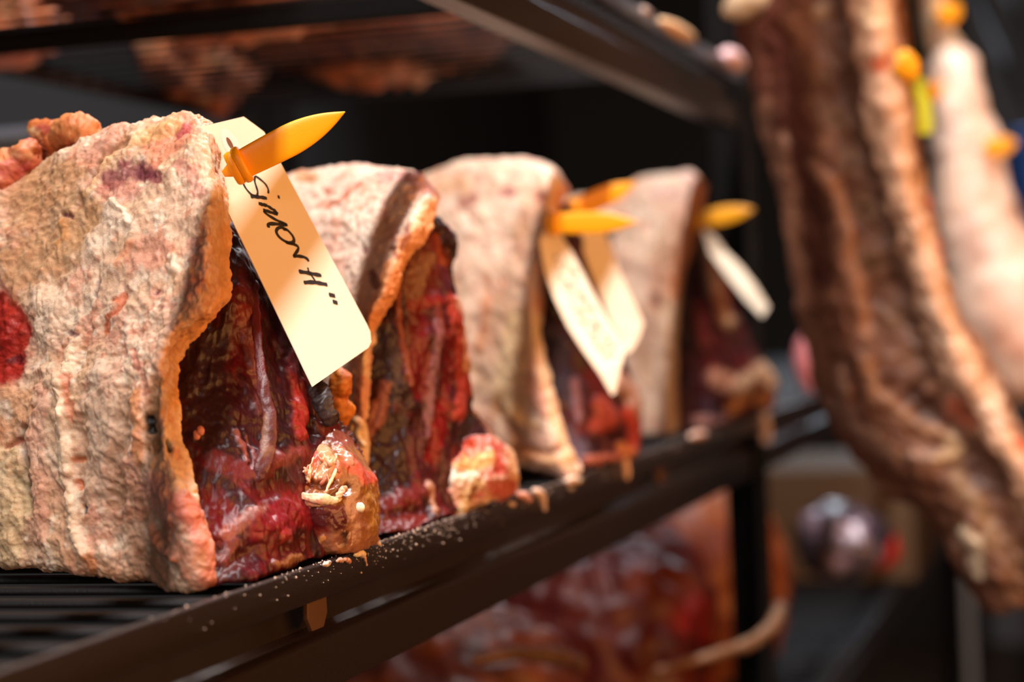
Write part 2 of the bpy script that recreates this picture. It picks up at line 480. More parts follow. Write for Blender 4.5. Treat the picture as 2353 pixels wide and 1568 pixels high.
# uprights: perforated angle posts
def post(x, y0, sgn):
    w, t, wf = 0.052, 0.0025, 0.040
    bm = bmesh.new()
    def fb(lo, hi):
        vs = [bm.verts.new(v) for v in ((lo[0], lo[1], lo[2]), (hi[0], lo[1], lo[2]), (hi[0], hi[1], lo[2]), (lo[0], hi[1], lo[2]),
                                        (lo[0], lo[1], hi[2]), (hi[0], lo[1], hi[2]), (hi[0], hi[1], hi[2]), (lo[0], hi[1], hi[2]))]
        for f in ((0, 3, 2, 1), (4, 5, 6, 7), (0, 1, 5, 4), (1, 2, 6, 5), (2, 3, 7, 6), (3, 0, 4, 7)):
            bm.faces.new([vs[i] for i in f])
    zt, zb, pitch, hh, hw = 1.0, -1.0, 0.038, 0.016, 0.009
    ya, yb = y0, y0 + sgn * t
    lo_y, hi_y = min(ya, yb), max(ya, yb)
    # front flange, two strips and rungs between the slots
    xm = x + w * 0.5
    fb((x, lo_y, zb), (xm - hw / 2, hi_y, zt)); fb((xm + hw / 2, lo_y, zb), (x + w, hi_y, zt))
    z = zb
    while z < zt:
        fb((xm - hw / 2, lo_y, z), (xm + hw / 2, hi_y, z + pitch - hh)); z += pitch
    # return flange into the shelf
    a, b = sorted((y0, y0 + sgn * wf))
    fb((x + w - t, a, zb), (x + w, b, zt))
    bmesh.ops.recalc_face_normals(bm, faces=bm.faces)
    me = bpy.data.meshes.new('upright_post'); bm.to_mesh(me); bm.free()
    return link('upright_post', me, rack, [M_POST])
post(XP, 0.002, 1); post(XP, DEP, -1); post(XE, 0.002, 1)

# ================================================================== roasts
FATPAL = [(224, 184, 154), ((220, 152, 126), 0.030, -0.2, 0.5, 0.8), ((210, 164, 122), 0.045, 0.0, 0.6, 0.55),
          ((240, 214, 188), 0.009, 0.05, 0.6, 0.8), ((206, 124, 90), 0.008, 0.3, 0.75, 0.6), ((150, 70, 60), 0.013, 0.58, 0.9, 0.5)]
FATLUMP = [(0.030, 1.8, 'n'), (0.012, 0.9, 'n'), (0.006, 0.6, 'b'), (0.0028, 0.24, 'n')]
LEANPAL = [(80, 22, 30), ((52, 21, 31), 0.026, -0.1, 0.5, 0.8), ((132, 22, 28), 0.014, 0.0, 0.6, 0.75),
           ((150, 80, 82), 0.0040, 0.35, 0.9, 0.35), ((36, 16, 24), 0.010, 0.3, 0.8, 0.7)]
LEANLUMP = [(0.020, 1.8, 'n'), (0.007, 0.8, 'n'), (0.003, 0.16, 'n')]
LANI = (1.0, 1.0, 0.38)
G_ROAST = 'aged beef cuts standing on the middle shelf'
DARK = (52, 24, 28); RED = (150, 26, 26); BRED = (186, 50, 36); CREAM = (238, 214, 176); PINK = (214, 132, 112); TAN = (196, 138, 92); PLUM = (72, 36, 42)

# ---- nearest cut
r1 = empty('beef_roast', (0.76, 0.10, 0.0), 'nearest aged beef cut, thick pale fat cap filling the left of the shelf', 'beef', G_ROAST)
rows = [
 [(-420, 560, .88), (-120, 470, .855), (60, 425, .845), (150, 372, .84), (240, 335, .835), (340, 312, .83), (430, 296, .825), (472, 300, .82), (505, 330, .815)],
 [(-420, 540, .83), (-120, 450, .805), (60, 400, .795), (140, 345, .79), (235, 306, .785), (335, 284, .78), (425, 266, .775), (470, 280, .772), (505, 320, .785)],
 [(-420, 620, .82), (-120, 530, .79), (40, 480, .778), (130, 430, .772), (230, 390, .765), (330, 370, .757), (425, 350, .75), (482, 375, .748), (520, 420, .768)],
 [(-420, 700, .81), (-120, 620, .78), (40, 580, .765), (130, 550, .757), (230, 525, .747), (330, 510, .737), (425, 505, .73), (490, 515, .727), (530, 540, .75)],
 [(-420, 820, .80), (-120, 760, .77), (40, 735, .752), (125, 720, .742), (220, 710, .731), (320, 695, .72), (405, 690, .713), (470, 690, .712), (523, 690, .736)],
 [(-420, 880, .795), (-120, 840, .765), (40, 830, .746), (115, 820, .736), (195, 812, .726), (280, 800, .715), (340, 792, .708), (385, 790, .704), (436, 795, .722)],
 [(-420, 950, .79), (-120, 935, .758), (35, 932, .738), (105, 930, .728), (180, 925, .718), (260, 920, .706), (320, 915, .70), (370, 912, .697), (413, 918, .71)],
 [(-420, 1080, .785), (-120, 1085, .752), (30, 1090, .730), (110, 1090, .720), (190, 1086, .711), (275, 1082, .702), (340, 1078, .694), (395, 1075, .690), (447, 1082, .700)],
 [(-420, 1200, .785), (-120, 1205, .748), (25, 1210, .727), (115, 1210, .715), (205, 1210, .707), (290, 1210, .698), (365, 1210, .691), (430, 1208, .686), (480, 1212, .694)],
 [(-420, 1275, .785), (-120, 1285, .748), (25, 1298, .728), (120, 1308, .715), (215, 1318, .706), (305, 1332, .698), (385, 1344, .691), (450, 1346, .686), (490, 1325, .693)],
 [(-420, 1272, .80), (-120, 1278, .77), (25, 1285, .75), (120, 1292, .737), (215, 1300, .73), (305, 1310, .722), (385, 1316, .716), (450, 1318, .710), (490, 1310, .705)],
]
ft = [
 # rounded rim of the cap, orange light of the warm lamp painted on
 ([(528, 540), (522, 690), (440, 795), (412, 915)], 26, 0.8, (224, 158, 92), 0.85, 0.2),
 ([(500, 470), (505, 620), (440, 740), (390, 840), (375, 930)], 20, -0.8, (176, 128, 84), 0.55, 0.5),  # brown lines beside the rim paint the upper beam's shadow
 ([(360, 880), (345, 960), (350, 1030)], 16, -1.6, (150, 104, 60), 0.8, 0.5),
 ([(338, 960), (340, 990)], 7, -2.2, (34, 18, 14), 1.0, 0.2), ([(385, 1020), (392, 1032)], 9, -2.0, (40, 30, 28), 0.9, 0.3),
 ([(310, 900), (318, 1010), (325, 1060)], 12, 1.2, (206, 128, 70), 0.7, 0.4),
 ([(418, 930), (428, 1010), (440, 1060), (448, 1120)], 10, 1.2, (236, 198, 158), 0.8, 0.3),
 ([(360, 1110), (380, 1140), (400, 1190)], 28, 2.0, (216, 150, 134), 0.8, 0.5),
 ([(420, 1150), (450, 1220), (485, 1270), (480, 1330)], 20, 2.4, (206, 112, 92), 0.8, 0.3),
 ([(350, 1210), (370, 1260), (410, 1280)], 10, 2.4, (222, 158, 136), 0.8, 0.3),
 ([(390, 1230), (440, 1290), (460, 1340)], 30, 0.6, (160, 96, 70), 0.7, 0.6),
 ([(290, 1150), (310, 1240), (350, 1330)], 42, -1.2, (156, 104, 74), 0.65, 0.5),  # brown patch painting the lower end of the beam shadow
 # rib ridges and furrows
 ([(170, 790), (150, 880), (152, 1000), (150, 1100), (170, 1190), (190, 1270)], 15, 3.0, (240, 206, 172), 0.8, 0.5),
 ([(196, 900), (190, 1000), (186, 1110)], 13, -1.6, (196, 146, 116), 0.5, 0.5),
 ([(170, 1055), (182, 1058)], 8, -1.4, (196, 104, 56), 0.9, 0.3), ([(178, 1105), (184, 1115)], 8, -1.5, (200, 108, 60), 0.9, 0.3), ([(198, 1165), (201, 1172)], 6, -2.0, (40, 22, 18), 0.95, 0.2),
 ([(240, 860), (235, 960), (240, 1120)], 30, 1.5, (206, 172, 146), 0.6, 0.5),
 ([(285, 900), (275, 1000), (262, 1150)], 18, -2.2, (168, 122, 88), 0.6, 0.5),  # furrow, its brown also painting part of the beam's shadow band
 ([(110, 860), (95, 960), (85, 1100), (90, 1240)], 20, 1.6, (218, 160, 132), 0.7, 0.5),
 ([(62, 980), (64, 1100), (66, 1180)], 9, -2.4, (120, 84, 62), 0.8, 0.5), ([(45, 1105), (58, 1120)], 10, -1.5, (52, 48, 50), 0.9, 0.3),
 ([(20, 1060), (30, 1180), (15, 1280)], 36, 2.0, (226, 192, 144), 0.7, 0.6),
 ([(20, 900), (60, 940), (10, 1000)], 26, 1.2, (214, 150, 104), 0.7, 0.6), ([(20, 1030), (50, 1010)], 8, -1.5, (150, 70, 40), 0.8, 0.4),
 ([(170, 1290), (240, 1310), (300, 1330)], 20, 0.8, (202, 142, 100), 0.6, 0.4), ([(205, 1280), (215, 1300)], 12, 0.4, (214, 132, 80), 0.8, 0.3),
 # red wet stain at the left
 ([(-30, 700), (0, 760), (-10, 820)], 66, -1.2, (164, 34, 22), 1.0, 0.35), ([(28, 700), (60, 760), (30, 830)], 16, -0.8, (176, 44, 28), 0.9, 0.4), ([(20, 830), (40, 822)], 9, 0, (86, 16, 22), 0.8, 0.3),
 # upper left shelf shadow painted tan, bar shadow painted as a thin brown groove
 ([(60, 470), (130, 430), (160, 520), (110, 560), (60, 620)], 70, -0.8, (190, 138, 90), 0.75, 0.6),
 ([(290, 312), (235, 370), (205, 420), (180, 470)], 8, -1.8, (160, 98, 54), 0.7, 0.3), ([(262, 352), (222, 410), (198, 450)], 8, 1.2, (224, 180, 128), 0.6, 0.4),
 # pink and purple bruises
 ([(250, 415), (290, 395), (330, 392), (355, 402)], 20, -0.5, (138, 62, 66), 0.85, 0.6), ([(320, 395), (350, 400)], 12, -0.6, (110, 44, 56), 0.8, 0.5),
 ([(240, 440), (300, 430)], 24, 0.0, (198, 112, 96), 0.6, 0.6),
 ([(360, 340), (400, 310), (430, 290)], 34, 0.3, (222, 132, 96), 0.75, 0.6), ([(410, 300), (430, 292)], 12, 0.2, (170, 62, 68), 0.8, 0.6),
 ([(300, 330), (340, 310), (400, 285)], 14, 0.3, (228, 170, 104), 0.6, 0.5),
 ([(420, 380), (440, 400), (460, 440)], 16, -0.4, (196, 128, 112), 0.6, 0.6),
 ([(215, 560), (260, 500), (300, 520)], 24, 1.0, (238, 210, 184), 0.6, 0.6), ([(260, 460), (280, 480), (292, 512)], 7, 1.6, (244, 222, 194), 0.8, 0.3),
 ([(395, 590), (405, 620)], 8, 1.6, (246, 224, 196), 0.8, 0.3), ([(330, 560), (370, 570), (345, 600)], 24, -0.5, (214, 150, 122), 0.7, 0.4),
 ([(140, 505), (150, 540), (130, 560)], 10, 1.0, (222, 152, 92), 0.7, 0.4), ([(140, 490), (155, 495)], 7, -1.0, (104, 40, 52), 0.8, 0.4),
 ([(222, 640), (218, 680)], 5, -1.4, (84, 58, 54), 0.6, 0.8),
 ([(265, 690), (285, 680), (270, 720), (250, 730), (240, 760)], 9, -0.8, (210, 106, 66), 0.85, 0.5), ([(300, 560), (270, 610)], 8, 0.6, (228, 150, 108), 0.7, 0.4),
 ([(352, 672), (360, 665)], 5, -0.6, (128, 44, 56), 0.8, 0.4), ([(160, 770), (170, 775)], 7, -0.8, (90, 48, 60), 0.7, 0.4),
 ([(100, 680), (140, 720), (110, 770)], 30, 1.2, (236, 206, 178), 0.6, 0.6), ([(310, 790), (300, 830)], 18, 1.6, (242, 214, 186), 0.6, 0.5),
 ([(305, 802), (312, 840)], 6, -0.8, (200, 110, 88), 0.7, 0.4), ([(440, 560), (470, 620), (440, 680)], 16, 0, (196, 120, 108), 0.45, 0.7),
 ([(120, 850), (130, 880)], 20, 2.0, (226, 194, 160), 0.6, 0.4), ([(165, 870), (170, 960)], 6, -0.8, (214, 120, 80), 0.7, 0.6), ([(320, 840), (335, 900)], 8, -1.0, (196, 116, 92), 0.6, 0.5),
]
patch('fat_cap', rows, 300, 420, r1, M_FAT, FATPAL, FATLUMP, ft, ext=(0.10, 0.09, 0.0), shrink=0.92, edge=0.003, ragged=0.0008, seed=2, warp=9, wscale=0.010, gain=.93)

rows = [
 [(478, 440, .785), (505, 470, .79), (545, 510, .80), (590, 560, .82), (620, 590, .84)],
 [(500, 540, .772), (530, 545, .775), (565, 570, .785), (610, 610, .80), (640, 640, .815)],
 [(490, 680, .752), (540, 680, .755), (590, 690, .768), (640, 700, .785), (680, 720, .80)],
 [(408, 800, .738), (480, 790, .742), (560, 790, .755), (630, 800, .772), (705, 820, .795)],
 [(392, 910, .724), (470, 905, .73), (570, 900, .744), (650, 900, .766), (735, 905, .795)],
 [(405, 1005, .714), (490, 1000, .721), (590, 1000, .738), (690, 1000, .765), (790, 985, .803)],
 [(425, 1105, .706), (520, 1100, .714), (620, 1100, .735), (720, 1095, .768), (830, 1080, .81)],
 [(450, 1200, .699), (550, 1200, .71), (640, 1190, .732), (730, 1180, .766), (840, 1170, .81)],
 [(465, 1290, .695), (560, 1275, .707), (650, 1255, .73), (735, 1235, .764), (840, 1230, .81)],
 [(472, 1342, .69), (560, 1330, .70), (645, 1308, .725), (722, 1284, .757), (800, 1262, .79)],
 [(472, 1320, .71), (560, 1305, .722), (645, 1290, .745), (722, 1270, .772), (800, 1254, .80)],
]
ft = [
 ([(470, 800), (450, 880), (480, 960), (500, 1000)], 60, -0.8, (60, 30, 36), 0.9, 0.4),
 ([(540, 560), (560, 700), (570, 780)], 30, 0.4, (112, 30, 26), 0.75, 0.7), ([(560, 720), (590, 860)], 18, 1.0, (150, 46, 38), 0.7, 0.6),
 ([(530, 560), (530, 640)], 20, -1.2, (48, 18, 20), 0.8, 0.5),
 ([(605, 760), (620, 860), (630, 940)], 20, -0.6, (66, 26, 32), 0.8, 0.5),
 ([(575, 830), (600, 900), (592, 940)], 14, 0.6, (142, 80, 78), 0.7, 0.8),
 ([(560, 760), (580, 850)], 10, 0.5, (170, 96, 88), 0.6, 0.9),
 ([(665, 820), (680, 880), (690, 940), (700, 1000)], 12, 1.6, (184, 52, 44), 0.85, 0.5), ([(690, 860), (705, 920), (720, 980)], 12, -0.6, (112, 22, 22), 0.8, 0.4),
 ([(650, 770), (672, 850)], 10, 0.7, (120, 70, 72), 0.6, 0.8), ([(720, 900), (735, 950), (745, 990)], 12, 0.6, (130, 50, 36), 0.8, 0.5),
 ([(655, 960), (650, 1010)], 20, -1.4, (44, 20, 24), 0.8, 0.5), ([(720, 960), (722, 1000)], 12, -2.0, (40, 16, 16), 0.8, 0.4),
 ([(500, 1060), (540, 1080), (580, 1100), (620, 1060)], 26, 0.8, (140, 54, 54), 0.7, 0.8),
 ([(540, 985), (555, 1020), (570, 1060)], 6, 1.4, (180, 96, 86), 0.8, 0.4), ([(565, 1000), (590, 1060)], 5, 1.2, (160, 80, 74), 0.7, 0.4),
 ([(480, 1150), (520, 1180), (500, 1230)], 30, -0.5, (120, 18, 26), 0.85, 0.4),
 ([(520, 1230), (560, 1195), (600, 1170)], 15, 0.6, (190, 112, 92), 0.6, 1.2), ([(500, 1290), (540, 1250)], 14, 0.6, (150, 70, 54), 0.6, 0.6),
 ([(600, 1220), (650, 1180), (700, 1180)], 34, 1.8, (150, 28, 40), 0.85, 0.35), ([(600, 1250), (660, 1230)], 14, 1.4, (190, 62, 54), 0.6, 0.5),
 ([(620, 1290), (680, 1260), (700, 1250)], 16, -0.6, (100, 20, 20), 0.7, 0.5), ([(630, 1300), (690, 1280)], 10, 0.8, (176, 116, 70), 0.75, 0.6),
 ([(480, 1330), (560, 1280), (620, 1240)], 14, -1.2, (86, 26, 20), 0.8, 0.4),
 ([(600, 1140), (650, 1120), (690, 1130)], 18, -1.0, (128, 24, 30), 0.7, 0.5), ([(640, 1060), (690, 1040)], 18, 0.8, (180, 90, 84), 0.6, 0.8),
 ([(668, 1140), (690, 1165), (700, 1190)], 16, -1.0, (140, 18, 24), 0.8, 0.3),
]
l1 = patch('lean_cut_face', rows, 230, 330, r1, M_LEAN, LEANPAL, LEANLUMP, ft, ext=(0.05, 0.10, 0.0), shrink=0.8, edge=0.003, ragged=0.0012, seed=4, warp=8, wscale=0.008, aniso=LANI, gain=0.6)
tube('rib_bone', [(585, 640, .775), (590, 760, .7555), (603, 880, .7415), (618, 950, .7375), (617, 1010, .7345), (602, 1075, .7295), (585, 1115, .728)],
     [.0012, .0018, .0022, .0028, .0034, .0030, .0010], r1, M_BONE, [(92, 40, 40), ((76, 24, 26), .012, -.1, .4, .85), ((128, 84, 66), .006, .1, .6, .6)],
     lumps=[(.006, .7, 'n'), (.002, .15, 'n')], feats=[([(607, 960), (612, 1040)], 8, 0, (130, 92, 70), .7, .5), ([(585, 650), (600, 850)], 14, 0, (96, 26, 28), .8, .4)], flat=.32, nv=90)
tube('dried_strip', [(722, 870, .786), (735, 905, .783), (752, 945, .782), (765, 980, .786)], [.0022, .0042, .0038, .003], r1, M_LEAN,
     [(46, 36, 36), ((70, 52, 48), .006, 0, .5, .7)], lumps=[(.006, .8, 'r'), (.002, .3, 'n')], flat=.4)
tube('fat_knob', [(780, 845, .83), (782, 880, .828), (775, 915, .828), (785, 945, .83), (782, 985, .832)], [.0025, .0052, .0048, .0050, .003], r1, M_FAT,
     [(212, 130, 44), ((176, 84, 30), .012, -.1, .5, .8)], lumps=[(.008, 1.2, 'b'), (.003, .3, 'n')])
# knuckle of gristle with the snapped white bone on it
rows = [
 [(690, 985, 0.7910), (730, 985, 0.7910), (765, 985, 0.7960), (790, 995, 0.8060), (805, 1010, 0.8210)],
 [(680, 1040, 0.7760), (725, 1035, 0.7740), (775, 1035, 0.7810), (815, 1045, 0.7910), (842, 1065, 0.8130)],
 [(668, 1090, 0.7660), (720, 1085, 0.7670), (780, 1080, 0.7740), (835, 1090, 0.7880), (866, 1110, 0.8130)],
 [(672, 1140, 0.7620), (725, 1140, 0.7620), (785, 1135, 0.7700), (845, 1135, 0.7860), (874, 1145, 0.8130)],
 [(690, 1190, 0.7630), (735, 1190, 0.7620), (790, 1190, 0.7690), (850, 1190, 0.7860), (878, 1195, 0.8130)],
 [(705, 1240, 0.7660), (745, 1245, 0.7630), (795, 1240, 0.7690), (848, 1235, 0.7860), (876, 1230, 0.8110)],
 [(715, 1272, 0.7760), (750, 1278, 0.7680), (795, 1272, 0.7720), (842, 1262, 0.7870), (868, 1250, 0.8090)],
 [(722, 1260, 0.7910), (755, 1266, 0.7830), (795, 1262, 0.7860), (840, 1252, 0.7970), (862, 1244, 0.8110)],
]
ft = [
 ([(690, 1090), (720, 1070), (760, 1080)], 30, -0.8, (206, 118, 66), 0.8, 0.4), ([(760, 978), (715, 985), (680, 1040), (668, 1090), (676, 1140), (694, 1200), (712, 1262)], 20, 0.4, (112, 28, 32), 0.95, 0.8), ([(700, 1060), (720, 1050)], 14, 1.0, (206, 82, 74), 0.8, 0.4),
 ([(800, 1060), (830, 1090), (850, 1110)], 16, 1.2, (206, 84, 66), 0.85, 0.4), ([(775, 1030), (800, 1060)], 10, 1.0, (206, 140, 112), .8, .4),
 ([(740, 1035), (760, 1060), (745, 1090)], 14, 1.2, (222, 180, 138), 0.8, 0.5),
 ([(790, 1130), (800, 1115)], 9, -2.4, (70, 34, 20), 0.9, 0.2), ([(715, 1110), (750, 1115), (775, 1110)], 9, -2.6, (110, 44, 18), 0.8, 0.3),
 ([(850, 1130), (862, 1180), (858, 1230)], 16, 0.3, (180, 128, 56), 0.8, 0.3), ([(815, 1170), (825, 1210), (830, 1250)], 26, 0.3, (172, 116, 84), 0.7, 0.3),
 ([(720, 1190), (755, 1185), (775, 1195)], 24, 1.8, (78, 20, 26), 0.95, 0.3), ([(730, 1170), (780, 1170)], 8, 0.6, (120, 60, 60), 0.7, 0.6),
 ([(720, 1220), (745, 1225)], 18, -0.4, (120, 20, 22), 0.8, 0.3), ([(790, 1230), (788, 1250)], 12, -0.8, (46, 24, 18), 0.9, 0.5),
 ([(745, 1250), (775, 1245)], 20, 0.2, (150, 92, 66), 0.7, 0.7), ([(720, 1262), (745, 1240)], 5, 0.6, (206, 134, 66), 0.8, 0.3),
 ([(690, 1170), (700, 1200)], 12, 0.6, (196, 130, 106), 0.8, 0.4), ([(770, 1000), (800, 1010)], 20, .4, (140, 70, 70), .7, .7),
]
patch('gristle_knuckle', rows, 150, 170, r1, M_GRIST, [(154, 100, 60), ((132, 72, 48), .02, -.1, .5, .7), ((176, 126, 82), .008, .1, .7, .5)], [(.012, .8, 'n'), (.005, .3, 'n'), (.002, .1, 'n')], ft,
      ext=(0.03, 0.06, 0), shrink=0.7, edge=0.004, ragged=0.0008, seed=6, warp=7, wscale=.007, gain=0.85)
for k, (pts, rr, c) in enumerate([
    ([(674, 1136, .760), (698, 1141, .757), (735, 1146, .758), (768, 1150, .763), (786, 1146, .768)], [.0007, .0017, .0021, .0016, .0005], (228, 204, 164)),
    ([(684, 1150, .760), (710, 1154, .7585), (750, 1154, .7605), (776, 1150, .765)], [.0006, .0013, .0013, .0005], (214, 180, 140)),
    ([(770, 1146, .763), (782, 1134, .767), (790, 1124, .771), (796, 1130, .773)], [.0008, .0014, .0012, .0005], (226, 176, 136)),
    ([(672, 1158, .761), (690, 1166, .760), (730, 1163, .762), (775, 1158, .768), (790, 1150, .771)], [.0006, .0010, .0009, .0011, .0006], (206, 150, 124)),
    ([(684, 1104, .762), (682, 1120, .760), (680, 1134, .7595)], [.0008, .0010, .0007], (224, 160, 116))]):
    tube('bone_splinter', pts, rr, r1, M_BONE, [c, ((206, 120, 96), .007, .05, .6, .8)], lumps=[(.006, .7, 'n'), (.0025, .35, 'n')], flat=.5, nu=20, nv=50, seed=90 + k)
rs = random.Random(5)
for k in range(16):
    x0, y0 = rs.uniform(690, 785), rs.uniform(1042, 1095)
    dx, dy = rs.uniform(-16, 10), rs.uniform(18, 42)
    xx_ = lambda x: .763 + max(0, x - 690) * .00007
    pts = [(x0, y0, xx_(x0)), (x0 + dx * .3 + rs.uniform(-5, 5), y0 + dy * .35, xx_(x0) - .001), (x0 + dx * .7 + rs.uniform(-5, 5), y0 + dy * .7, xx_(x0) - .001), (x0 + dx, y0 + dy, xx_(x0))]
    r_ = rs.uniform(.0004, .0009)
    tube('sinew', pts, [r_ * .6, r_, r_ * 1.2, r_ * .6], r1, M_BONE, [rs.choice([(236, 206, 164), (226, 166, 128), (214, 130, 104)]), ((224, 160, 120), .006, .1, .6, .6)], lumps=[(.003, .35, 'n')], nu=10, nv=24, seed=20 + k)
tube('sinew', [(776, 1066, .768), (768, 1090, .766), (757, 1112, .764), (748, 1132, .762)], [.0005, .0007, .0007, .0005], r1, M_BONE, [(236, 212, 172)], lumps=[(.003, .3, 'n')], nu=12, nv=30)
tube('white_speck', [(818, 1158, 0.7770), (826, 1166, 0.7770), (834, 1172, 0.7790)], [.0016, .0022, .0014], r1, M_BONE, [(246, 226, 192)], lumps=[(.004, .5, 'n')], nu=14, nv=16)
for k, (x_, y_) in enumerate([(453, 1000), (462, 990)]):
    tube('fat_bead', [(x_ - 4, y_ - 8, .716), (x_, y_, .714), (x_ - 2, y_ + 12, .714)], [.001, .0014, .001], r1, M_FAT, [(216, 140, 112)], nu=12, nv=14, seed=k)
# dark torn fringe along the far edge of the cut
rows = [
 [(768, 965, .815), (785, 970, .82), (800, 985, .83)], [(790, 1010, .815), (806, 1015, .82), (818, 1030, .83)],
 [(808, 1050, .815), (826, 1060, .82), (842, 1078, .83)], [(832, 1085, .818), (850, 1092, .823), (862, 1108, .832)], [(850, 1120, .82), (862, 1128, .825), (870, 1145, .835)]]
patch('torn_fringe', rows, 50, 110, r1, M_LEAN, [(84, 44, 52), ((150, 90, 88), .005, .1, .6, .8), ((44, 20, 26), .008, .2, .6, .8)], [(.007, 1.4, 'b'), (.003, .9, 'b')], (), ext=(.02, .02, 0), shrink=.7, edge=.003, ragged=.002, seed=8)
# curled fat flaps on the top left
FLAPPAL = [(206, 128, 80), ((190, 84, 54), .02, -.1, .5, .8), ((226, 172, 130), .012, .1, .7, .6)]
tube('fat_flap', [(-60, 470, .80), (0, 430, .80), (30, 400, .80), (55, 380, .80), (68, 352, .80), (80, 330, .805)], [.012, .0115, .0105, .0075, .0055, .003], r1, M_FAT, FLAPPAL,
     lumps=[(.014, 2.4, 'n'), (.007, 1.0, 'r'), (.002, .2, 'n')], feats=[([(20, 385), (50, 380)], 18, 0, (196, 92, 80), .7, .5), ([(40, 400), (60, 385)], 12, 0, (176, 50, 30), .7, .4)], seed=11, nu=48, nv=90)
tube('fat_flap', [(66, 300, .815), (90, 297, .815), (118, 308, .812), (135, 325, .81), (120, 350, .815), (98, 362, .82), (86, 372, .82)], [.003, .0052, .006, .007, .0065, .0055, .003], r1, M_FAT,
     [(196, 108, 52), ((150, 56, 34), .018, -.1, .5, .8), ((216, 160, 110), .01, .2, .7, .6)], lumps=[(.01, 1.6, 'n'), (.005, .7, 'r'), (.002, .2, 'n')], feats=[([(70, 302), (80, 303)], 10, 0, (232, 190, 140), .9, .2), ([(70, 316)], 8, 0, (226, 190, 140), .9, .2), ([(90, 294), (110, 300)], 9, 0, (170, 60, 66), .6, .4)], seed=12, nu=40, nv=80)
tube('fat_flap', [(128, 325, .805), (145, 305, .80), (170, 297, .797), (200, 304, .797), (222, 322, .80)], [.004, .005, .0065, .006, .003], r1, M_FAT,
     [(208, 130, 76), ((190, 96, 50), .014, 0, .5, .7)], lumps=[(.012, 1.2, 'r'), (.005, .5, 'r'), (.002, .2, 'n')], seed=13, nu=40, nv=70)
for k, (a, b) in enumerate([((445, 272), (437, 262)), ((456, 272), (454, 262)), ((470, 282), (468, 272)), ((480, 288), (488, 282)), ((432, 270), (424, 266))]):
    tube('fat_shred', [(a[0], a[1], .775), ((a[0] + b[0]) / 2 + 2, (a[1] + b[1]) / 2, .775), (b[0], b[1], .775)], [.0011, .0008, .0003], r1, M_FAT, [(232, 180, 146)], nu=10, nv=12, lumps=[(.002, .3, 'n')], seed=k)

# ---- second cut
r2 = empty('beef_roast', (0.97, 0.10, 0.0), 'second aged beef cut, red ragged bone edge beside the nearest one', 'beef', G_ROAST)
FAT2 = [(234, 206, 184), ((228, 170, 148), 0.022, -0.1, 0.6, 0.7), ((240, 222, 204), 0.012, 0.1, 0.7, 0.7), ((206, 120, 84), 0.011, 0.38, 0.8, 0.6), ((156, 80, 74), 0.014, 0.6, 0.95, 0.5)]
rows = [
 [(420, 480, 1.10), (560, 440, 1.08), (690, 420, 1.06), (790, 400, 1.05), (880, 398, 1.04), (945, 405, 1.035), (985, 430, 1.03), (1002, 470, 1.03)],
 [(420, 460, 1.04), (560, 420, 1.02), (690, 402, 1.0), (790, 388, .985), (880, 386, .975), (945, 394, .965), (985, 420, .96), (1004, 466, .965)],
 [(420, 540, 1.01), (560, 510, .99), (690, 490, .965), (780, 475, .95), (860, 470, .938), (920, 478, .928), (960, 500, .922), (985, 535, .932)],
 [(420, 640, .99), (560, 620, .965), (690, 590, .945), (770, 580, .93), (835, 575, .915), (885, 578, .905), (915, 585, .902), (935, 610, .915)],
 [(420, 740, .98), (560, 720, .955), (680, 690, .935), (755, 680, .918), (810, 675, .905), (855, 672, .895), (885, 672, .89), (905, 690, .905)],
 [(420, 860, .97), (560, 840, .945), (670, 800, .925), (740, 770, .91), (790, 755, .90), (825, 745, .89), (850, 742, .886), (872, 752, .90)],
 [(420, 980, .965), (560, 960, .94), (670, 920, .92), (740, 890, .905), (785, 875, .897), (815, 860, .89), (838, 850, .888), (855, 850, .90)],
 [(420, 1120, .96), (560, 1100, .935), (670, 1060, .915), (740, 1030, .902), (785, 1010, .893), (812, 1000, .888), (832, 995, .886), (848, 990, .895)],
 [(420, 1230, .955), (560, 1225, .93), (670, 1215, .91), (740, 1200, .90), (785, 1190, .892), (812, 1185, .888), (832, 1180, .888), (848, 1170, .895)],
]
ft = [
 ([(1000, 470), (975, 520), (930, 580), (895, 650), (870, 720), (850, 740)], 26, 1.6, (216, 138, 74), 0.85, 0.3),  # rim colour has the warm light painted in
 ([(890, 510), (860, 590), (840, 680), (830, 730)], 16, -0.6, (180, 132, 92), 0.6, 0.5),  # tan band inside the rim is the beam's cast shadow, painted
 ([(855, 630), (862, 655)], 12, -1.6, (120, 60, 40), 0.85, 0.4), ([(935, 520), (940, 545), (925, 570)], 8, -1.4, (130, 60, 36), 0.8, 0.5), ([(900, 570), (910, 590)], 6, -1.2, (150, 70, 40), .8, .5),
 ([(750, 475), (775, 465), (800, 440), (830, 420)], 6, -0.4, (206, 104, 66), 0.85, 0.5), ([(760, 435), (745, 440)], 6, 0, (200, 110, 80), .7, .4),
 ([(690, 408), (720, 405)], 12, 0, (206, 140, 90), .8, .3), ([(870, 400), (940, 405)], 14, .2, (190, 120, 116), .55, .7), ([(950, 410), (985, 440)], 18, .2, (216, 140, 130), .6, .5),
 ([(830, 560), (836, 570)], 5, -.6, (140, 60, 60), .8, .4), ([(820, 980), (840, 880)], 14, .6, (216, 120, 96), .6, .5), ([(800, 1040), (815, 1000)], 16, .8, (222, 160, 100), .7, .5),
]
patch('fat_cap', rows, 240, 260, r2, M_FAT, FAT2, [(.03, 1.8, 'n'), (.011, .9, 'b'), (.0045, .5, 'b'), (.002, .2, 'n')], ft, ext=(0.05, 0.12, 0), shrink=.92, edge=.003, ragged=.0008, seed=15, warp=8)
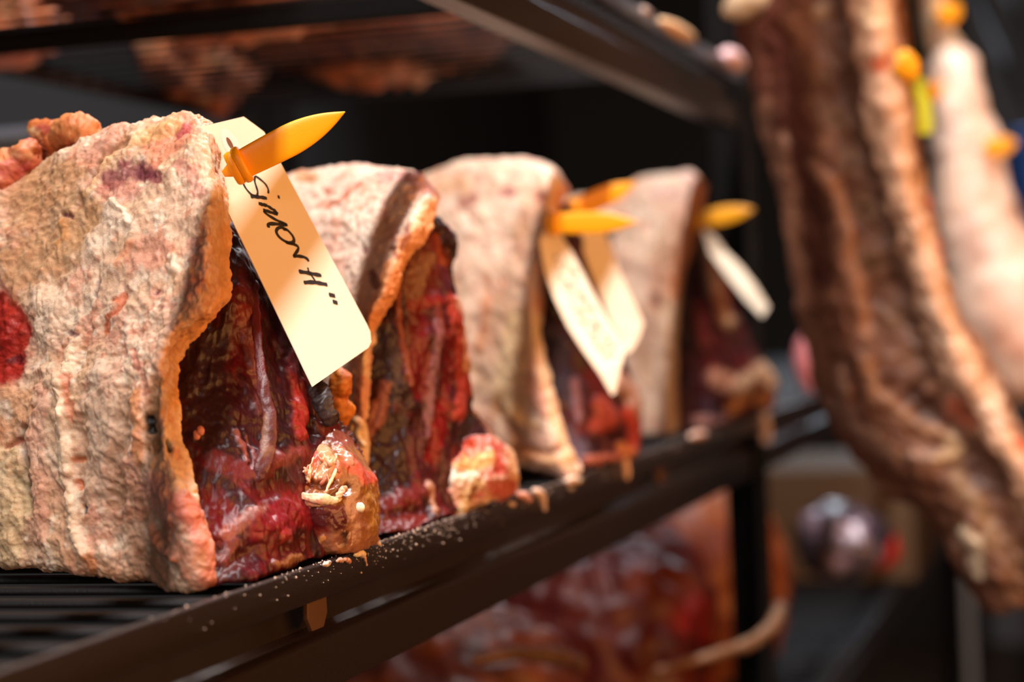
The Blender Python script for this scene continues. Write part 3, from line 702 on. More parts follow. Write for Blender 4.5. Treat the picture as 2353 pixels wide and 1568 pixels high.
rows = [
 [(960, 520, .965), (985, 495, .965), (1005, 488, .97), (1030, 515, .98), (1045, 540, .995)],
 [(900, 600, .938), (940, 590, .94), (985, 580, .95), (1020, 585, .965), (1042, 600, .985)],
 [(872, 680, .922), (915, 675, .925), (970, 675, .938), (1020, 680, .955), (1060, 690, .985)],
 [(840, 760, .91), (900, 760, .915), (965, 765, .93), (1030, 765, .952), (1074, 775, .985)],
 [(835, 850, .905), (895, 850, .91), (965, 850, .927), (1030, 850, .95), (1077, 855, .985)],
 [(832, 940, .90), (890, 940, .905), (965, 945, .923), (1040, 945, .95), (1100, 950, .995)],
 [(838, 1030, .893), (895, 1035, .90), (970, 1035, .92), (1050, 1030, .95), (1150, 1010, 1.015)],
 [(850, 1120, .885), (910, 1120, .895), (985, 1110, .92), (1070, 1090, .955), (1184, 1075, 1.03)],
 [(862, 1195, .875), (920, 1190, .888), (990, 1170, .915), (1075, 1140, .955), (1186, 1125, 1.03)],
 [(868, 1228, .866), (930, 1222, .882), (1000, 1195, .91), (1080, 1162, .955), (1170, 1140, 1.02)],
 [(868, 1215, .885), (930, 1208, .90), (1000, 1185, .93), (1080, 1152, .97), (1170, 1132, 1.03)],
]
ft = [
 ([(880, 770), (890, 860), (900, 900)], 30, -.6, (66, 54, 66), .85, .5), ([(900, 800), (910, 880)], 12, .4, (106, 92, 104), .6, .9),
 ([(905, 980), (890, 1060), (900, 1120)], 36, -1.2, (54, 26, 24), .9, .3), ([(930, 900), (945, 930)], 18, 1.8, (56, 28, 30), .9, .3),
 ([(860, 930), (840, 1000), (870, 960), (885, 890)], 14, 1.8, (184, 110, 96), .85, .5), ([(835, 1010), (830, 1060), (850, 1130)], 14, .3, (172, 86, 40), .8, .3),
 ([(985, 500), (1010, 520), (1040, 560), (1045, 590)], 15, 2.4, (54, 22, 24), .95, .2), ([(1000, 550), (1012, 580), (1020, 600)], 14, -1.4, (180, 76, 36), .85, .4),
 ([(985, 560), (995, 620), (985, 680)], 18, -.4, (128, 36, 30), .8, .4), ([(960, 590), (945, 650), (950, 700)], 15, .8, (168, 110, 86), .8, .4), ([(985, 590), (970, 640), (958, 690)], 10, 1.2, (184, 134, 100), .8, .3),
 ([(910, 640), (915, 740), (930, 820), (945, 880)], 9, 1.8, (178, 96, 74), .9, .3), ([(900, 620), (898, 680)], 6, -2, (60, 26, 22), .8, .3),
 ([(960, 730), (960, 820), (970, 900)], 22, -.8, (126, 18, 24), .9, .4), ([(950, 700), (1000, 690)], 14, .2, (160, 30, 28), .8, .4),
 ([(1000, 740), (1000, 800), (990, 880), (990, 1000)], 9, .8, (160, 100, 100), .65, .8),
 ([(1035, 690), (1050, 760), (1060, 840), (1062, 900), (1050, 950)], 18, 2.4, (190, 66, 52), .9, .6), ([(1040, 690), (1062, 740), (1070, 800), (1072, 850)], 10, 1.8, (232, 176, 148), .8, .8),
 ([(1030, 760), (1028, 860), (1010, 960)], 12, -1.4, (118, 16, 24), .9, .4), ([(1015, 930), (1005, 1010), (990, 1050)], 16, -.8, (140, 10, 18), .9, .2),
 ([(1085, 960), (1070, 1000)], 18, -2, (52, 36, 36), .9, .3), ([(1090, 900), (1110, 960), (1130, 1000)], 9, 1.2, (180, 130, 110), .7, .5), ([(1085, 870)], 9, 2, (216, 150, 110), .9, .3),
 ([(960, 1000), (950, 1040)], 18, .3, (94, 34, 44), .7, .5), ([(880, 1160), (940, 1140), (970, 1130)], 22, 1.6, (140, 50, 50), .8, .8), ([(980, 1120), (992, 1150), (1000, 1175)], 11, 2.4, (222, 160, 130), .85, .4),
 ([(880, 1210), (960, 1195)], 18, -.2, (140, 50, 46), .8, .5), ([(900, 1180), (970, 1170)], 10, -1, (70, 16, 22), .7, .5), ([(1005, 1130), (1010, 1170)], 10, -.6, (110, 12, 24), .8, .3),
]
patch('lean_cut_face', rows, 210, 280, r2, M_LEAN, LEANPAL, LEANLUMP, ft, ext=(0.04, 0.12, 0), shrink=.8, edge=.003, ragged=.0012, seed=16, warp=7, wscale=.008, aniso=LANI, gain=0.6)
rows = [
 [(1020, 1030, .955), (1050, 1010, .96), (1090, 1000, .975), (1130, 1000, .99), (1155, 1015, 1.02)],
 [(1005, 1075, .94), (1045, 1060, .945), (1095, 1050, .965), (1145, 1040, .985), (1180, 1050, 1.02)],
 [(1005, 1110, .935), (1050, 1105, .94), (1105, 1095, .96), (1160, 1080, .985), (1188, 1085, 1.02)],
 [(1020, 1145, .936), (1060, 1140, .942), (1110, 1130, .962), (1160, 1115, .988), (1190, 1120, 1.025)],
 [(1030, 1185, .938), (1065, 1172, .946), (1110, 1155, .966), (1160, 1140, .99), (1186, 1130, 1.02)],
 [(1035, 1175, .955), (1065, 1164, .962), (1110, 1148, .98), (1160, 1134, 1.0), (1182, 1126, 1.02)],
]
ft = [
 ([(1090, 1000), (1040, 1012), (1012, 1050), (1004, 1100), (1018, 1150), (1030, 1180)], 16, 0.3, (128, 20, 30), 0.95, 0.8), ([(1030, 1095), (1060, 1105), (1085, 1098)], 13, 1.6, (244, 232, 212), .95, .2), ([(1050, 1060), (1080, 1070), (1110, 1060), (1130, 1050)], 16, .8, (238, 196, 130), .9, .4),
 ([(1045, 1050), (1030, 1040), (1080, 1020)], 14, -.4, (206, 70, 44), .8, .5), ([(1100, 1015), (1120, 1010)], 12, .8, (226, 130, 116), .85, .4), ([(1140, 1030), (1150, 1080)], 12, -.8, (196, 50, 44), .85, .3),
 ([(1168, 1025), (1178, 1070), (1180, 1100)], 8, 1.2, (232, 184, 142), .9, .3), ([(1140, 1120), (1165, 1130)], 24, .2, (190, 86, 70), .8, .4), ([(1070, 1140), (1100, 1110), (1060, 1170)], 11, .8, (222, 190, 140), .85, .4), ([(1095, 1125), (1080, 1150)], 6, -1.2, (130, 60, 30), .8, .3),
 ([(1015, 1120), (1030, 1160)], 13, .4, (190, 110, 104), .8, .5),
]
patch('chine_bone', rows, 120, 110, r2, M_BONE, [(220, 168, 146), ((190, 74, 62), .012, 0, .5, .8), ((240, 222, 198), .008, .1, .6, .6)], [(.012, 1.2, 'n'), (.005, .8, 'r'), (.003, .4, 'n')], ft, ext=(.02, .05, 0), shrink=.7, edge=.004, ragged=.001, seed=17, warp=6, gain=0.8)
for k, (pts, rr) in enumerate([([(805, 985, .872), (815, 965, .87), (828, 975, .87), (822, 1000, .87), (834, 1020, .87), (838, 1030, .87)], [.001, .0016, .0018, .0014, .0012, .0006]),
                               ([(815, 1000, .871), (810, 985, .871), (820, 975, .871)], [.001, .0016, .001])]):
    tube('sinew', pts, rr, r2, M_BONE, [(236, 206, 166), ((216, 150, 96), .006, .1, .6, .6)], lumps=[(.003, .5, 'n')], nu=14, nv=40, seed=60 + k)

# ---- third cut
r3 = empty('beef_roast', (1.28, 0.12, 0.0), 'third aged beef cut with smooth folded fat at its foot, two tags pinned', 'beef', G_ROAST)
FAT3 = [(240, 208, 182), ((234, 178, 154), 0.03, -0.1, 0.6, 0.7), ((248, 226, 204), 0.016, 0.1, 0.7, 0.6), ((206, 124, 96), 0.012, 0.45, 0.85, 0.6), ((196, 150, 104), 0.03, 0.2, 0.7, 0.5)]
rows = [
 [(800, 460, 1.40), (900, 430, 1.38), (990, 415, 1.36), (1060, 390, 1.35), (1150, 385, 1.34), (1225, 388, 1.33), (1275, 405, 1.33), (1302, 450, 1.33)],
 [(800, 450, 1.33), (900, 420, 1.31), (990, 402, 1.29), (1060, 374, 1.28), (1150, 370, 1.27), (1225, 374, 1.26), (1275, 395, 1.255), (1304, 450, 1.265)],
 [(800, 520, 1.30), (900, 500, 1.28), (990, 480, 1.26), (1070, 465, 1.245), (1150, 460, 1.235), (1215, 462, 1.225), (1255, 475, 1.22), (1285, 500, 1.235)],
 [(800, 620, 1.28), (900, 610, 1.26), (990, 590, 1.24), (1070, 580, 1.225), (1145, 575, 1.215), (1200, 575, 1.206), (1235, 580, 1.2), (1262, 595, 1.215)],
 [(800, 740, 1.26), (900, 730, 1.24), (990, 715, 1.22), (1070, 705, 1.21), (1140, 700, 1.20), (1190, 700, 1.193), (1225, 700, 1.188), (1252, 705, 1.2)],
 [(800, 860, 1.25), (900, 850, 1.23), (1000, 840, 1.21), (1080, 832, 1.20), (1145, 828, 1.19), (1195, 825, 1.182), (1232, 822, 1.178), (1258, 825, 1.19)],
 [(800, 980, 1.24), (910, 970, 1.22), (1020, 960, 1.20), (1100, 955, 1.19), (1165, 950, 1.182), (1215, 945, 1.175), (1258, 942, 1.17), (1288, 940, 1.182)],
 [(800, 1080, 1.235), (920, 1070, 1.215), (1030, 1060, 1.196), (1115, 1050, 1.186), (1185, 1045, 1.178), (1240, 1042, 1.172), (1285, 1038, 1.167), (1318, 1030, 1.178)],
 [(800, 1130, 1.235), (920, 1120, 1.215), (1035, 1105, 1.198), (1125, 1088, 1.188), (1195, 1082, 1.18), (1250, 1092, 1.172), (1300, 1096, 1.167), (1336, 1082, 1.176)],
 [(800, 1115, 1.26), (920, 1105, 1.24), (1035, 1090, 1.222), (1125, 1076, 1.21), (1195, 1072, 1.20), (1250, 1080, 1.195), (1300, 1082, 1.19), (1334, 1072, 1.19)],
]
ft = [
 ([(1300, 440), (1275, 520), (1255, 600), (1250, 700)], 22, 1.4, (214, 132, 74), .8, .3), ([(1240, 450), (1200, 560), (1160, 700), (1120, 800)], 34, -.4, (196, 140, 96), .45, .5),  # orange rim paints warm light, tan band paints the beam's shadow
 ([(1238, 445)], 14, -1, (130, 50, 36), .85, .3), ([(1160, 443), (1175, 440)], 11, 0, (196, 110, 104), .8, .3), ([(1060, 465), (1085, 455)], 13, 0, (170, 96, 84), .75, .4), ([(1010, 430), (1060, 425)], 22, 0, (226, 170, 122), .6, .4),
 ([(1240, 740), (1245, 850), (1275, 960), (1310, 1050)], 12, .8, (240, 204, 160), .7, .4), ([(1200, 750), (1180, 850), (1170, 930)], 40, .6, (226, 194, 140), .7, .4),
 ([(1120, 640), (1115, 720), (1100, 800)], 10, -.4, (216, 136, 84), .6, .6), ([(1225, 870), (1250, 950)], 16, .4, (206, 120, 92), .55, .6),
 ([(1170, 950), (1200, 970), (1230, 975)], 11, 2.4, (238, 206, 160), .8, .4), ([(1140, 930), (1170, 990), (1200, 1010)], 11, -2.2, (184, 124, 78), .7, .4),
 ([(1180, 1025), (1240, 1040), (1290, 1030)], 8, -3.0, (160, 92, 54), .8, .3), ([(1190, 1050), (1260, 1062), (1310, 1055)], 14, 2.4, (214, 156, 102), .7, .3),
 ([(1190, 1085), (1240, 1095)], 14, -1.5, (110, 70, 48), .7, .4),
]
patch('fat_cap', rows, 210, 230, r3, M_FAT, FAT3, [(.035, 2.2, 'n'), (.014, .9, 'n'), (.006, .5, 'b')], ft, ext=(.06, .14, 0), shrink=.92, edge=.004, ragged=.001, seed=22, warp=8)
rows = [
 [(1268, 500, 1.26), (1290, 470, 1.265), (1310, 470, 1.28), (1330, 500, 1.31)],
 [(1245, 600, 1.24), (1280, 590, 1.25), (1320, 585, 1.27), (1352, 590, 1.31)],
 [(1238, 700, 1.225), (1285, 700, 1.235), (1335, 700, 1.26), (1385, 700, 1.31)],
 [(1240, 790, 1.215), (1300, 790, 1.225), (1360, 790, 1.255), (1425, 790, 1.315)],
 [(1250, 870, 1.208), (1315, 870, 1.22), (1385, 865, 1.255), (1455, 860, 1.325)],
 [(1275, 950, 1.20), (1335, 950, 1.213), (1405, 945, 1.25), (1476, 940, 1.33)],
 [(1305, 1030, 1.195), (1355, 1025, 1.21), (1415, 1015, 1.25), (1474, 1005, 1.32)],
 [(1330, 1080, 1.188), (1370, 1068, 1.208), (1420, 1055, 1.25), (1470, 1045, 1.31)],
 [(1330, 1070, 1.21), (1370, 1058, 1.23), (1420, 1046, 1.27), (1468, 1038, 1.32)],
]
ft = [
 ([(1270, 760), (1285, 840), (1310, 900)], 30, 0, (74, 66, 80), .8, .5), ([(1265, 640), (1275, 720)], 18, 0, (40, 14, 14), .9, .3), ([(1320, 880), (1330, 960)], 9, 1.5, (180, 120, 124), .8, .4), ([(1360, 860), (1380, 900)], 20, -.5, (110, 20, 20), .8, .4),
 ([(1380, 930), (1400, 960), (1370, 980)], 20, 1.6, (206, 90, 74), .85, .6), ([(1420, 880), (1450, 900), (1465, 940)], 20, 1.8, (224, 176, 156), .8, .5), ([(1440, 950), (1462, 990), (1455, 1030)], 14, 1.2, (206, 70, 48), .9, .4),
 ([(1405, 1000), (1420, 1010)], 11, -2.5, (60, 8, 14), .95, .2), ([(1310, 990), (1330, 1030)], 18, .4, (116, 100, 120), .75, .7), ([(1350, 1060), (1410, 1050), (1450, 1040)], 10, 1.2, (214, 120, 96), .8, .6), ([(1430, 1030), (1440, 1045)], 14, .6, (214, 122, 60), .8, .3),
]
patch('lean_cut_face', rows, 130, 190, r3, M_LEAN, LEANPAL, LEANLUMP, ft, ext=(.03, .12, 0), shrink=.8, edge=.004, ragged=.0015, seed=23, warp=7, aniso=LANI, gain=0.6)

# ---- farthest cut
r4 = empty('beef_roast', (1.70, 0.14, 0.0), 'farthest aged beef cut on the shelf, next to the perforated post', 'beef', G_ROAST)
rows = [
 [(1180, 520, 1.86), (1280, 490, 1.84), (1400, 460, 1.82), (1480, 428, 1.80), (1540, 420, 1.79), (1590, 415, 1.78), (1620, 445, 1.78)],
 [(1180, 500, 1.78), (1280, 470, 1.76), (1400, 445, 1.74), (1480, 415, 1.72), (1540, 407, 1.71), (1592, 402, 1.70), (1622, 445, 1.71)],
 [(1180, 600, 1.75), (1280, 580, 1.73), (1390, 560, 1.71), (1460, 540, 1.69), (1520, 525, 1.675), (1575, 515, 1.66), (1608, 525, 1.68)],
 [(1180, 700, 1.73), (1280, 680, 1.71), (1390, 660, 1.69), (1450, 650, 1.67), (1505, 640, 1.655), (1545, 635, 1.645), (1572, 640, 1.66)],
 [(1180, 820, 1.71), (1280, 810, 1.69), (1380, 800, 1.67), (1440, 795, 1.655), (1495, 790, 1.64), (1535, 785, 1.632), (1560, 790, 1.645)],
 [(1180, 920, 1.70), (1280, 910, 1.68), (1380, 905, 1.66), (1440, 900, 1.645), (1495, 900, 1.632), (1535, 900, 1.625), (1560, 900, 1.64)],
 [(1180, 1010, 1.70), (1280, 1008, 1.675), (1380, 1005, 1.655), (1440, 1005, 1.64), (1500, 1005, 1.625), (1540, 1002, 1.615), (1564, 998, 1.63)],
]
ft = [([(1612, 430), (1600, 500), (1570, 600), (1555, 680)], 24, 1, (214, 128, 68), .85, .3), ([(1560, 520), (1530, 620), (1500, 720), (1470, 800)], 26, -.4, (176, 116, 78), .5, .4), ([(1505, 690)], 16, -1, (130, 64, 40), .8, .3),  # warm glow painted on the rim, beam shadow painted as a brown strip
      ([(1545, 700), (1540, 820), (1540, 960)], 20, .8, (232, 200, 164), .7, .3), ([(1580, 410), (1600, 430)], 14, 0, (200, 150, 150), .6, .3), ([(1500, 440), (1560, 450)], 14, 0, (206, 160, 160), .5, .6)]
patch('fat_cap', rows, 130, 150, r4, M_FAT, FAT3, [(.04, 2.2, 'n'), (.015, 1.0, 'n')], ft, ext=(.06, .14, 0), shrink=.92, edge=.005, ragged=.001, seed=26, warp=8)
rows = [
 [(1590, 500, 1.71), (1612, 455, 1.71), (1630, 480, 1.73), (1645, 520, 1.75)],
 [(1568, 590, 1.685), (1600, 580, 1.69), (1635, 580, 1.72), (1665, 590, 1.76)],
 [(1556, 690, 1.67), (1600, 690, 1.68), (1645, 690, 1.715), (1690, 700, 1.77)],
 [(1550, 790, 1.66), (1605, 790, 1.672), (1665, 790, 1.715), (1735, 800, 1.79)],
 [(1550, 890, 1.65), (1615, 890, 1.665), (1685, 880, 1.71), (1780, 870, 1.80)],
 [(1552, 960, 1.645), (1620, 955, 1.665), (1690, 940, 1.715), (1786, 920, 1.80)],
 [(1558, 998, 1.635), (1625, 985, 1.66), (1695, 965, 1.72), (1780, 945, 1.80)],
]
ft = [([(1585, 560), (1580, 680), (1590, 800)], 24, 0, (70, 44, 44), .8, .4), ([(1612, 540), (1625, 600), (1640, 660)], 15, 2, (206, 160, 132), .8, .4), ([(1605, 700), (1620, 790)], 14, 1, (170, 66, 66), .85, .4), ([(1650, 660), (1660, 740)], 14, 1.5, (190, 120, 70), .7, .5),
      ([(1670, 740)], 14, 3, (226, 190, 150), .9, .3), ([(1640, 870), (1680, 880)], 20, 2, (226, 160, 130), .85, .5), ([(1700, 890), (1750, 850), (1780, 880)], 20, 3, (226, 190, 156), .85, .4), ([(1680, 940), (1700, 920)], 16, 1, (206, 128, 70), .85, .3), ([(1745, 890)], 10, -2, (120, 40, 36), .8, .3), ([(1600, 970), (1660, 970)], 14, 1, (200, 140, 124), .8, .5), ([(1620, 930), (1640, 950)], 20, -.5, (96, 70, 84), .8, .4), ([(1740, 920), (1770, 920)], 14, .6, (200, 130, 74), .8, .3)]
patch('lean_cut_face', rows, 100, 130, r4, M_LEAN, LEANPAL, [(.024, 2, 'n'), (.009, 1.4, 'r')], ft, ext=(.0, .14, 0), shrink=.8, edge=.005, ragged=.0015, seed=27, warp=6, aniso=LANI, gain=0.6)

# ================================================================== tags and pins
def pl_hit(px, py, p0, n):
    r = ray(px, py); return CP + r * ((p0 - CP) @ n / (r @ n))
def card(name, rows, label, cat, group, mat=M_PAPER, th=0.0004, sub=6):
    """thin card from rows of (left, right) 3-d points, real thickness"""
    L = np.array([r[0] for r in rows]); R = np.array([r[1] for r in rows])
    v = [L, R]
    n = nrm(np.cross(R[len(R) // 2] - L[len(L) // 2], L[-1] - L[0]))
    if n @ (CP - L.mean(0)) < 0: n = -n
    V = []; Fs = []
    for off in (0, -th):
        for a, b in zip(L, R): V += [a + n * off, b + n * off]
    k = len(rows)
    for i in range(k - 1):
        Fs.append((2 * i, 2 * i + 1, 2 * i + 3, 2 * i + 2))
        o = 2 * k
        Fs.append((o + 2 * i, o + 2 * i + 2, o + 2 * i + 3, o + 2 * i + 1))
        Fs.append((2 * i, 2 * i + 2, o + 2 * i + 2, o + 2 * i)); Fs.append((2 * i + 1, o + 2 * i + 1, o + 2 * i + 3, 2 * i + 3))
    o = 2 * k
    Fs.append((0, o, o + 1, 1)); Fs.append((2 * k - 2, 2 * k - 1, o + 2 * k - 1, o + 2 * k - 2))
    me = mesh_np(name, np.array(V), Fs, None, False)
    bm = bmesh.new(); bm.from_mesh(me); bmesh.ops.recalc_face_normals(bm, faces=bm.faces); bm.to_mesh(me); bm.free()
    ob = link(name, me, None, [mat]); tag(ob, label, cat, group)
    return ob, n
def ribbon(strokes, hit, w, n, off=0.00012):
    """ink strokes: list of (pixel points, width factor); hit(px,py)->3-d point on the card"""
    V = []; Fs = []
    for pts, wf in strokes:
        P = np.array([hit(*p) for p in pts])
        m = max(8, len(P) * 8)
        if len(P) > 2: P = cr_matrix(len(P), m) @ P
        T = np.gradient(P, axis=0); T /= np.linalg.norm(T, axis=1, keepdims=True) + 1e-12
        Sd = np.cross(T, n); Sd /= np.linalg.norm(Sd, axis=1, keepdims=True) + 1e-12
        e = np.linspace(0, 1, len(P)); prof = np.clip(np.minimum(e, 1 - e) * 14 + 0.55, 0, 1)
        prof = prof * (1 + 0.12 * np.sin(e * 17 + len(V)))
        b = len(V)
        for p, s_, pr in zip(P, Sd, prof):
            V += [p + s_ * w * wf * pr + n * off, p - s_ * w * wf * pr + n * off]
        for i in range(len(P) - 1):
            Fs.append((b + 2 * i, b + 2 * i + 1, b + 2 * i + 3, b + 2 * i + 2))
    return np.array(V), Fs
def pin(c, tip, hw, cX, tX, label, group='yellow tag pins on the shelf'):
    B = at(c[0], c[1], X=cX); Tp = at(tip[0], tip[1], X=tX)
    d = Tp - B; Ln = np.linalg.norm(d); d = d / Ln
    view = nrm(CP - B)
    w = nrm(np.cross(view, d)); t = nrm(np.cross(d, w))
    root = empty('tag_pin', B, label, 'pin', group)
    def loft(name, secs, nn=28, pw=2.6):
        a = np.linspace(0, 2 * np.pi, nn, endpoint=False)
        ca, sa = np.cos(a), np.sin(a)
        k = (np.abs(ca) ** pw + np.abs(sa) ** pw) ** (-1 / pw)
        V = []; Fs = []
        for (s_, hw_, ht_, sh) in secs:
            for i in range(nn):
                V.append(B + d * s_ + w * (hw_ * ca[i] * k[i] + sh) + t * ht_ * sa[i] * k[i])
        for r in range(len(secs) - 1):
            for i in range(nn):
                j = (i + 1) % nn
                Fs.append((r * nn + i, r * nn + j, (r + 1) * nn + j, (r + 1) * nn + i))
        Fs.append(tuple(range(nn - 1, -1, -1))); Fs.append(tuple(range((len(secs) - 1) * nn, len(secs) * nn)))
        me = mesh_np(name, np.array(V), Fs)
        bm = bmesh.new(); bm.from_mesh(me); bmesh.ops.recalc_face_normals(bm, faces=bm.faces); bm.to_mesh(me); bm.free()
        return link(name, me, root, [M_YEL])
    secs = []
    for i in range(25):
        e = i / 24
        taper = 1.0 if e < 0.40 else max(1 - ((e - 0.40) / 0.605) ** 2.2, 0.03)
        taper *= 0.92 + 0.10 * math.sin(min(e / 0.5, 1) * math.pi * 0.5)
        sh = 0.0
        secs.append((Ln * (0.03 + 0.97 * e), hw * taper, hw * 0.20 * (1 - 0.5 * e), sh))
    loft('blade', secs, pw=2.8)
    def ring(s0, s1, h):
        m_ = []
        for i in range(9):
            a = math.pi * i / 8
            m_.append((s0 + (s1 - s0) * (0.5 - 0.5 * math.cos(a)), h * (0.86 + 0.14 * math.sin(a)), h * 0.62 * (0.8 + 0.2 * math.sin(a)), 0))
        return m_
    loft('collar', ring(-hw * 0.12, hw * 0.42, hw * 1.22)); loft('collar', ring(-hw * 0.62, -hw * 0.05, hw * 1.12))
    loft('shank', [(-hw * 1.15, hw * 0.2, hw * 0.2, 0), (-hw * 0.55, hw * 0.5, hw * 0.3, 0), (hw * 0.1, hw * 0.5, hw * 0.3, 0)])
    return root
G_TAG = 'manila card tags pinned to the beef'
# tag on the nearest cut: flat, written on
p0, p1, p2 = at(463, 360, X=.757), at(607, 303, X=.802), at(718, 889, X=.772)
n1 = nrm(np.cross(p1 - p0, p2 - p0)); 
h1 = lambda x, y: pl_hit(x, y, p0, n1)
rows = [(h1(462, 291), h1(560, 268)), (h1(462.5, 322), h1(590, 290)), (h1(463, 360), h1(607, 303)), (h1(590.5, 624.5), h1(725, 524)), (h1(664, 777), h1(843, 745)), (h1(683, 816), h1(851, 763)), (h1(697, 846), h1(853, 786)), (h1(718, 889), h1(847, 799))]
t1, n1 = card('paper_tag', rows, 'manila tag with black handwriting hanging on the nearest beef cut', 'tag', G_TAG)
def zz(x, y): return (540 + x / 4.75, 390 + y / 4.75)
strokes = [
 ([zz(360, 262), zz(362, 220), zz(335, 165), zz(285, 115), zz(220, 68)], .8),
 ([zz(220, 68), zz(212, 120), zz(232, 190), zz(246, 245), zz(240, 290)], .85),
 ([zz(84, 120), zz(95, 165), zz(130, 222), zz(180, 272), zz(240, 290)], .8),
 ([zz(168, 292), zz(230, 298), zz(290, 304), zz(348, 314)], 1.25),
 ([zz(256, 370), zz(305, 384), zz(354, 394)], 1.3), ([zz(474, 282), zz(476, 300), zz(478, 318)], 1.0),
 ([zz(354, 398), zz(400, 428), zz(440, 455), zz(466, 488)], 1.2), ([zz(466, 488), zz(400, 470), zz(340, 450), zz(308, 444)], 1.2),
 ([zz(308, 446), zz(350, 490), zz(430, 540), zz(500, 575), zz(572, 605)], 1.1), ([zz(572, 605), zz(500, 600), zz(420, 592), zz(362, 600), zz(368, 636)], 1.25),
 ([zz(560, 665), zz(520, 636), zz(470, 640), zz(450, 680), zz(480, 735), zz(540, 780), zz(600, 800), zz(640, 785), zz(636, 740), zz(600, 690), zz(560, 655), zz(520, 650)], 1.15),
 ([zz(545, 790), zz(600, 808), zz(660, 824), zz(690, 850), zz(678, 890), zz(636, 945)], 1.05), ([zz(632, 948), zz(690, 946), zz(750, 956), zz(790, 980), zz(802, 1006)], 1.15),
 ([zz(694, 1112), zz(780, 1126), zz(860, 1142), zz(942, 1156)], 1.4), ([zz(792, 1070), zz(808, 1120), zz(850, 1180), zz(884, 1232)], .8),
 ([zz(748, 1234), zz(840, 1230), zz(920, 1240), zz(1008, 1258)], 1.4),
 ([zz(1022, 1364), zz(1056, 1372), zz(1092, 1380)], 1.5), ([zz(1064, 1440), zz(1092, 1448), zz(1120, 1458)], 1.5),
]
V, Fs = ribbon(strokes, h1, 0.00068, n1)
link('handwriting', mesh_np('handwriting', V, Fs, None, False), t1, [M_INK])
# reinforcing ring and eyelet slit
def disc(name, c, ax, ay, ang, hit, n, off, parent, mat, hole=None):
    a = np.linspace(0, 2 * np.pi, 40, endpoint=False)
    def ring_(ax_, ay_, cc):
        return [hit(cc[0] + ax_ * math.cos(t_) * math.cos(ang) - ay_ * math.sin(t_) * math.sin(ang), cc[1] + ax_ * math.cos(t_) * math.sin(ang) + ay_ * math.sin(t_) * math.cos(ang)) + n * off for t_ in a]
    V = ring_(ax, ay, c); Fs = []
    if hole:
        V += ring_(hole[2], hole[3], (hole[0], hole[1]))
        Fs = [(i, (i + 1) % 40, 40 + (i + 1) % 40, 40 + i) for i in range(40)]
    else: Fs = [tuple(range(40))]
    return link(name, mesh_np(name, np.array(V), Fs, None, False), parent, [mat])
disc('reinforcing_ring', (533, 336), 44, 17, math.radians(62), h1, n1, 0.00010, t1, M_RING, hole=(528, 330, 16, 5))
disc('eyelet', (528, 330), 16, 5, math.radians(62), h1, n1, 0.00006, t1, plain('eyelet_shadow_brown', (120, 74, 44), rough=.8))
pin((551, 381), (793, 257), 0.0066, .7555, .767, 'yellow plastic pin through the handwritten tag, nearest of the pins')
# tag on the third cut: curled
G2 = [((1262, 478, 1.215), (1290, 500, 1.235)), ((1245, 510, 1.205), (1292, 545, 1.235)), ((1241, 560, 1.196), (1312, 575, 1.232)), ((1252, 625, 1.188), (1338, 625, 1.226)), ((1274, 685, 1.182), (1362, 672, 1.22)),
      ((1305, 750, 1.178), (1390, 725, 1.215)), ((1340, 805, 1.175), (1415, 770, 1.212)), ((1378, 858, 1.173), (1434, 805, 1.21)), ((1405, 905, 1.172), (1430, 830, 1.2)), ((1408, 908, 1.172), (1415, 900, 1.178))]
rows = [(at(a[0], a[1], X=a[2]), at(b[0], b[1], X=b[2])) for a, b in G2]
t2, n2 = card('paper_tag', rows, 'curled manila tag with faint writing hanging on the third beef cut', 'tag', G_TAG)
Lr = np.array([r[0] for r in rows]); Rr = np.array([r[1] for r in rows])
V = []; Fs = []
rng = random.Random(3)
def t2p(u, v):
    i = min(int(v), len(rows) - 2); f = v - i
    return (Lr[i] * (1 - f) + Lr[i + 1] * f) * (1 - u) + (Rr[i] * (1 - f) + Rr[i + 1] * f) * u + n2 * 0.0010
for ln in ((0.35, 2.4, 6.6), (0.62, 2.9, 6.9)):
    v_ = ln[1]
    while v_ < ln[2]:
        u0 = ln[0] + rng.uniform(-.05, .05); du = rng.uniform(.05, .14); dv = rng.uniform(-.08, .14)
        b = len(V); V += [t2p(u0, v_), t2p(u0 + du, v_ + dv), t2p(u0 + du, v_ + dv + .15), t2p(u0, v_ + .15)]; Fs.append((b, b + 1, b + 2, b + 3))
        v_ += rng.uniform(.16, .42)
link('faint_writing', mesh_np('faint_writing', np.array(V), Fs, None, False), t2, [plain('faded_ink', (112, 92, 76), rough=.7)])
pin((1272, 513), (1465, 511), 0.0068, 1.20, 1.20, 'yellow plastic pin pointing level to the right above the curled tag')
# tag half hidden behind it
G3 = [((1310, 480, 1.325), (1370, 495, 1.36)), ((1322, 530, 1.322), (1395, 545, 1.358)), ((1355, 620, 1.318), (1430, 640, 1.352)), ((1395, 720, 1.315), (1478, 742, 1.348)), ((1425, 790, 1.313), (1468, 775, 1.334)), ((1438, 812, 1.312), (1450, 806, 1.318))]
card('paper_tag', [(at(a[0], a[1], X=a[2]), at(b[0], b[1], X=b[2])) for a, b in G3], 'manila tag half hidden behind the curled one', 'tag', G_TAG)
pin((1318, 483), (1462, 420), 0.0068, 1.318, 1.33, 'yellow plastic pin slanting up, partly behind the level pin')
G4 = [((1612, 520, 1.665), (1640, 540, 1.71)), ((1632, 580, 1.66), (1668, 580, 1.70)), ((1672, 635, 1.655), (1700, 610, 1.70)), ((1715, 690, 1.652), (1735, 655, 1.695)), ((1752, 728, 1.65), (1766, 705, 1.69))]
card('paper_tag', [(at(a[0], a[1], X=a[2]), at(b[0], b[1], X=b[2])) for a, b in G4], 'manila tag seen edge-on on the farthest beef cut', 'tag', G_TAG)
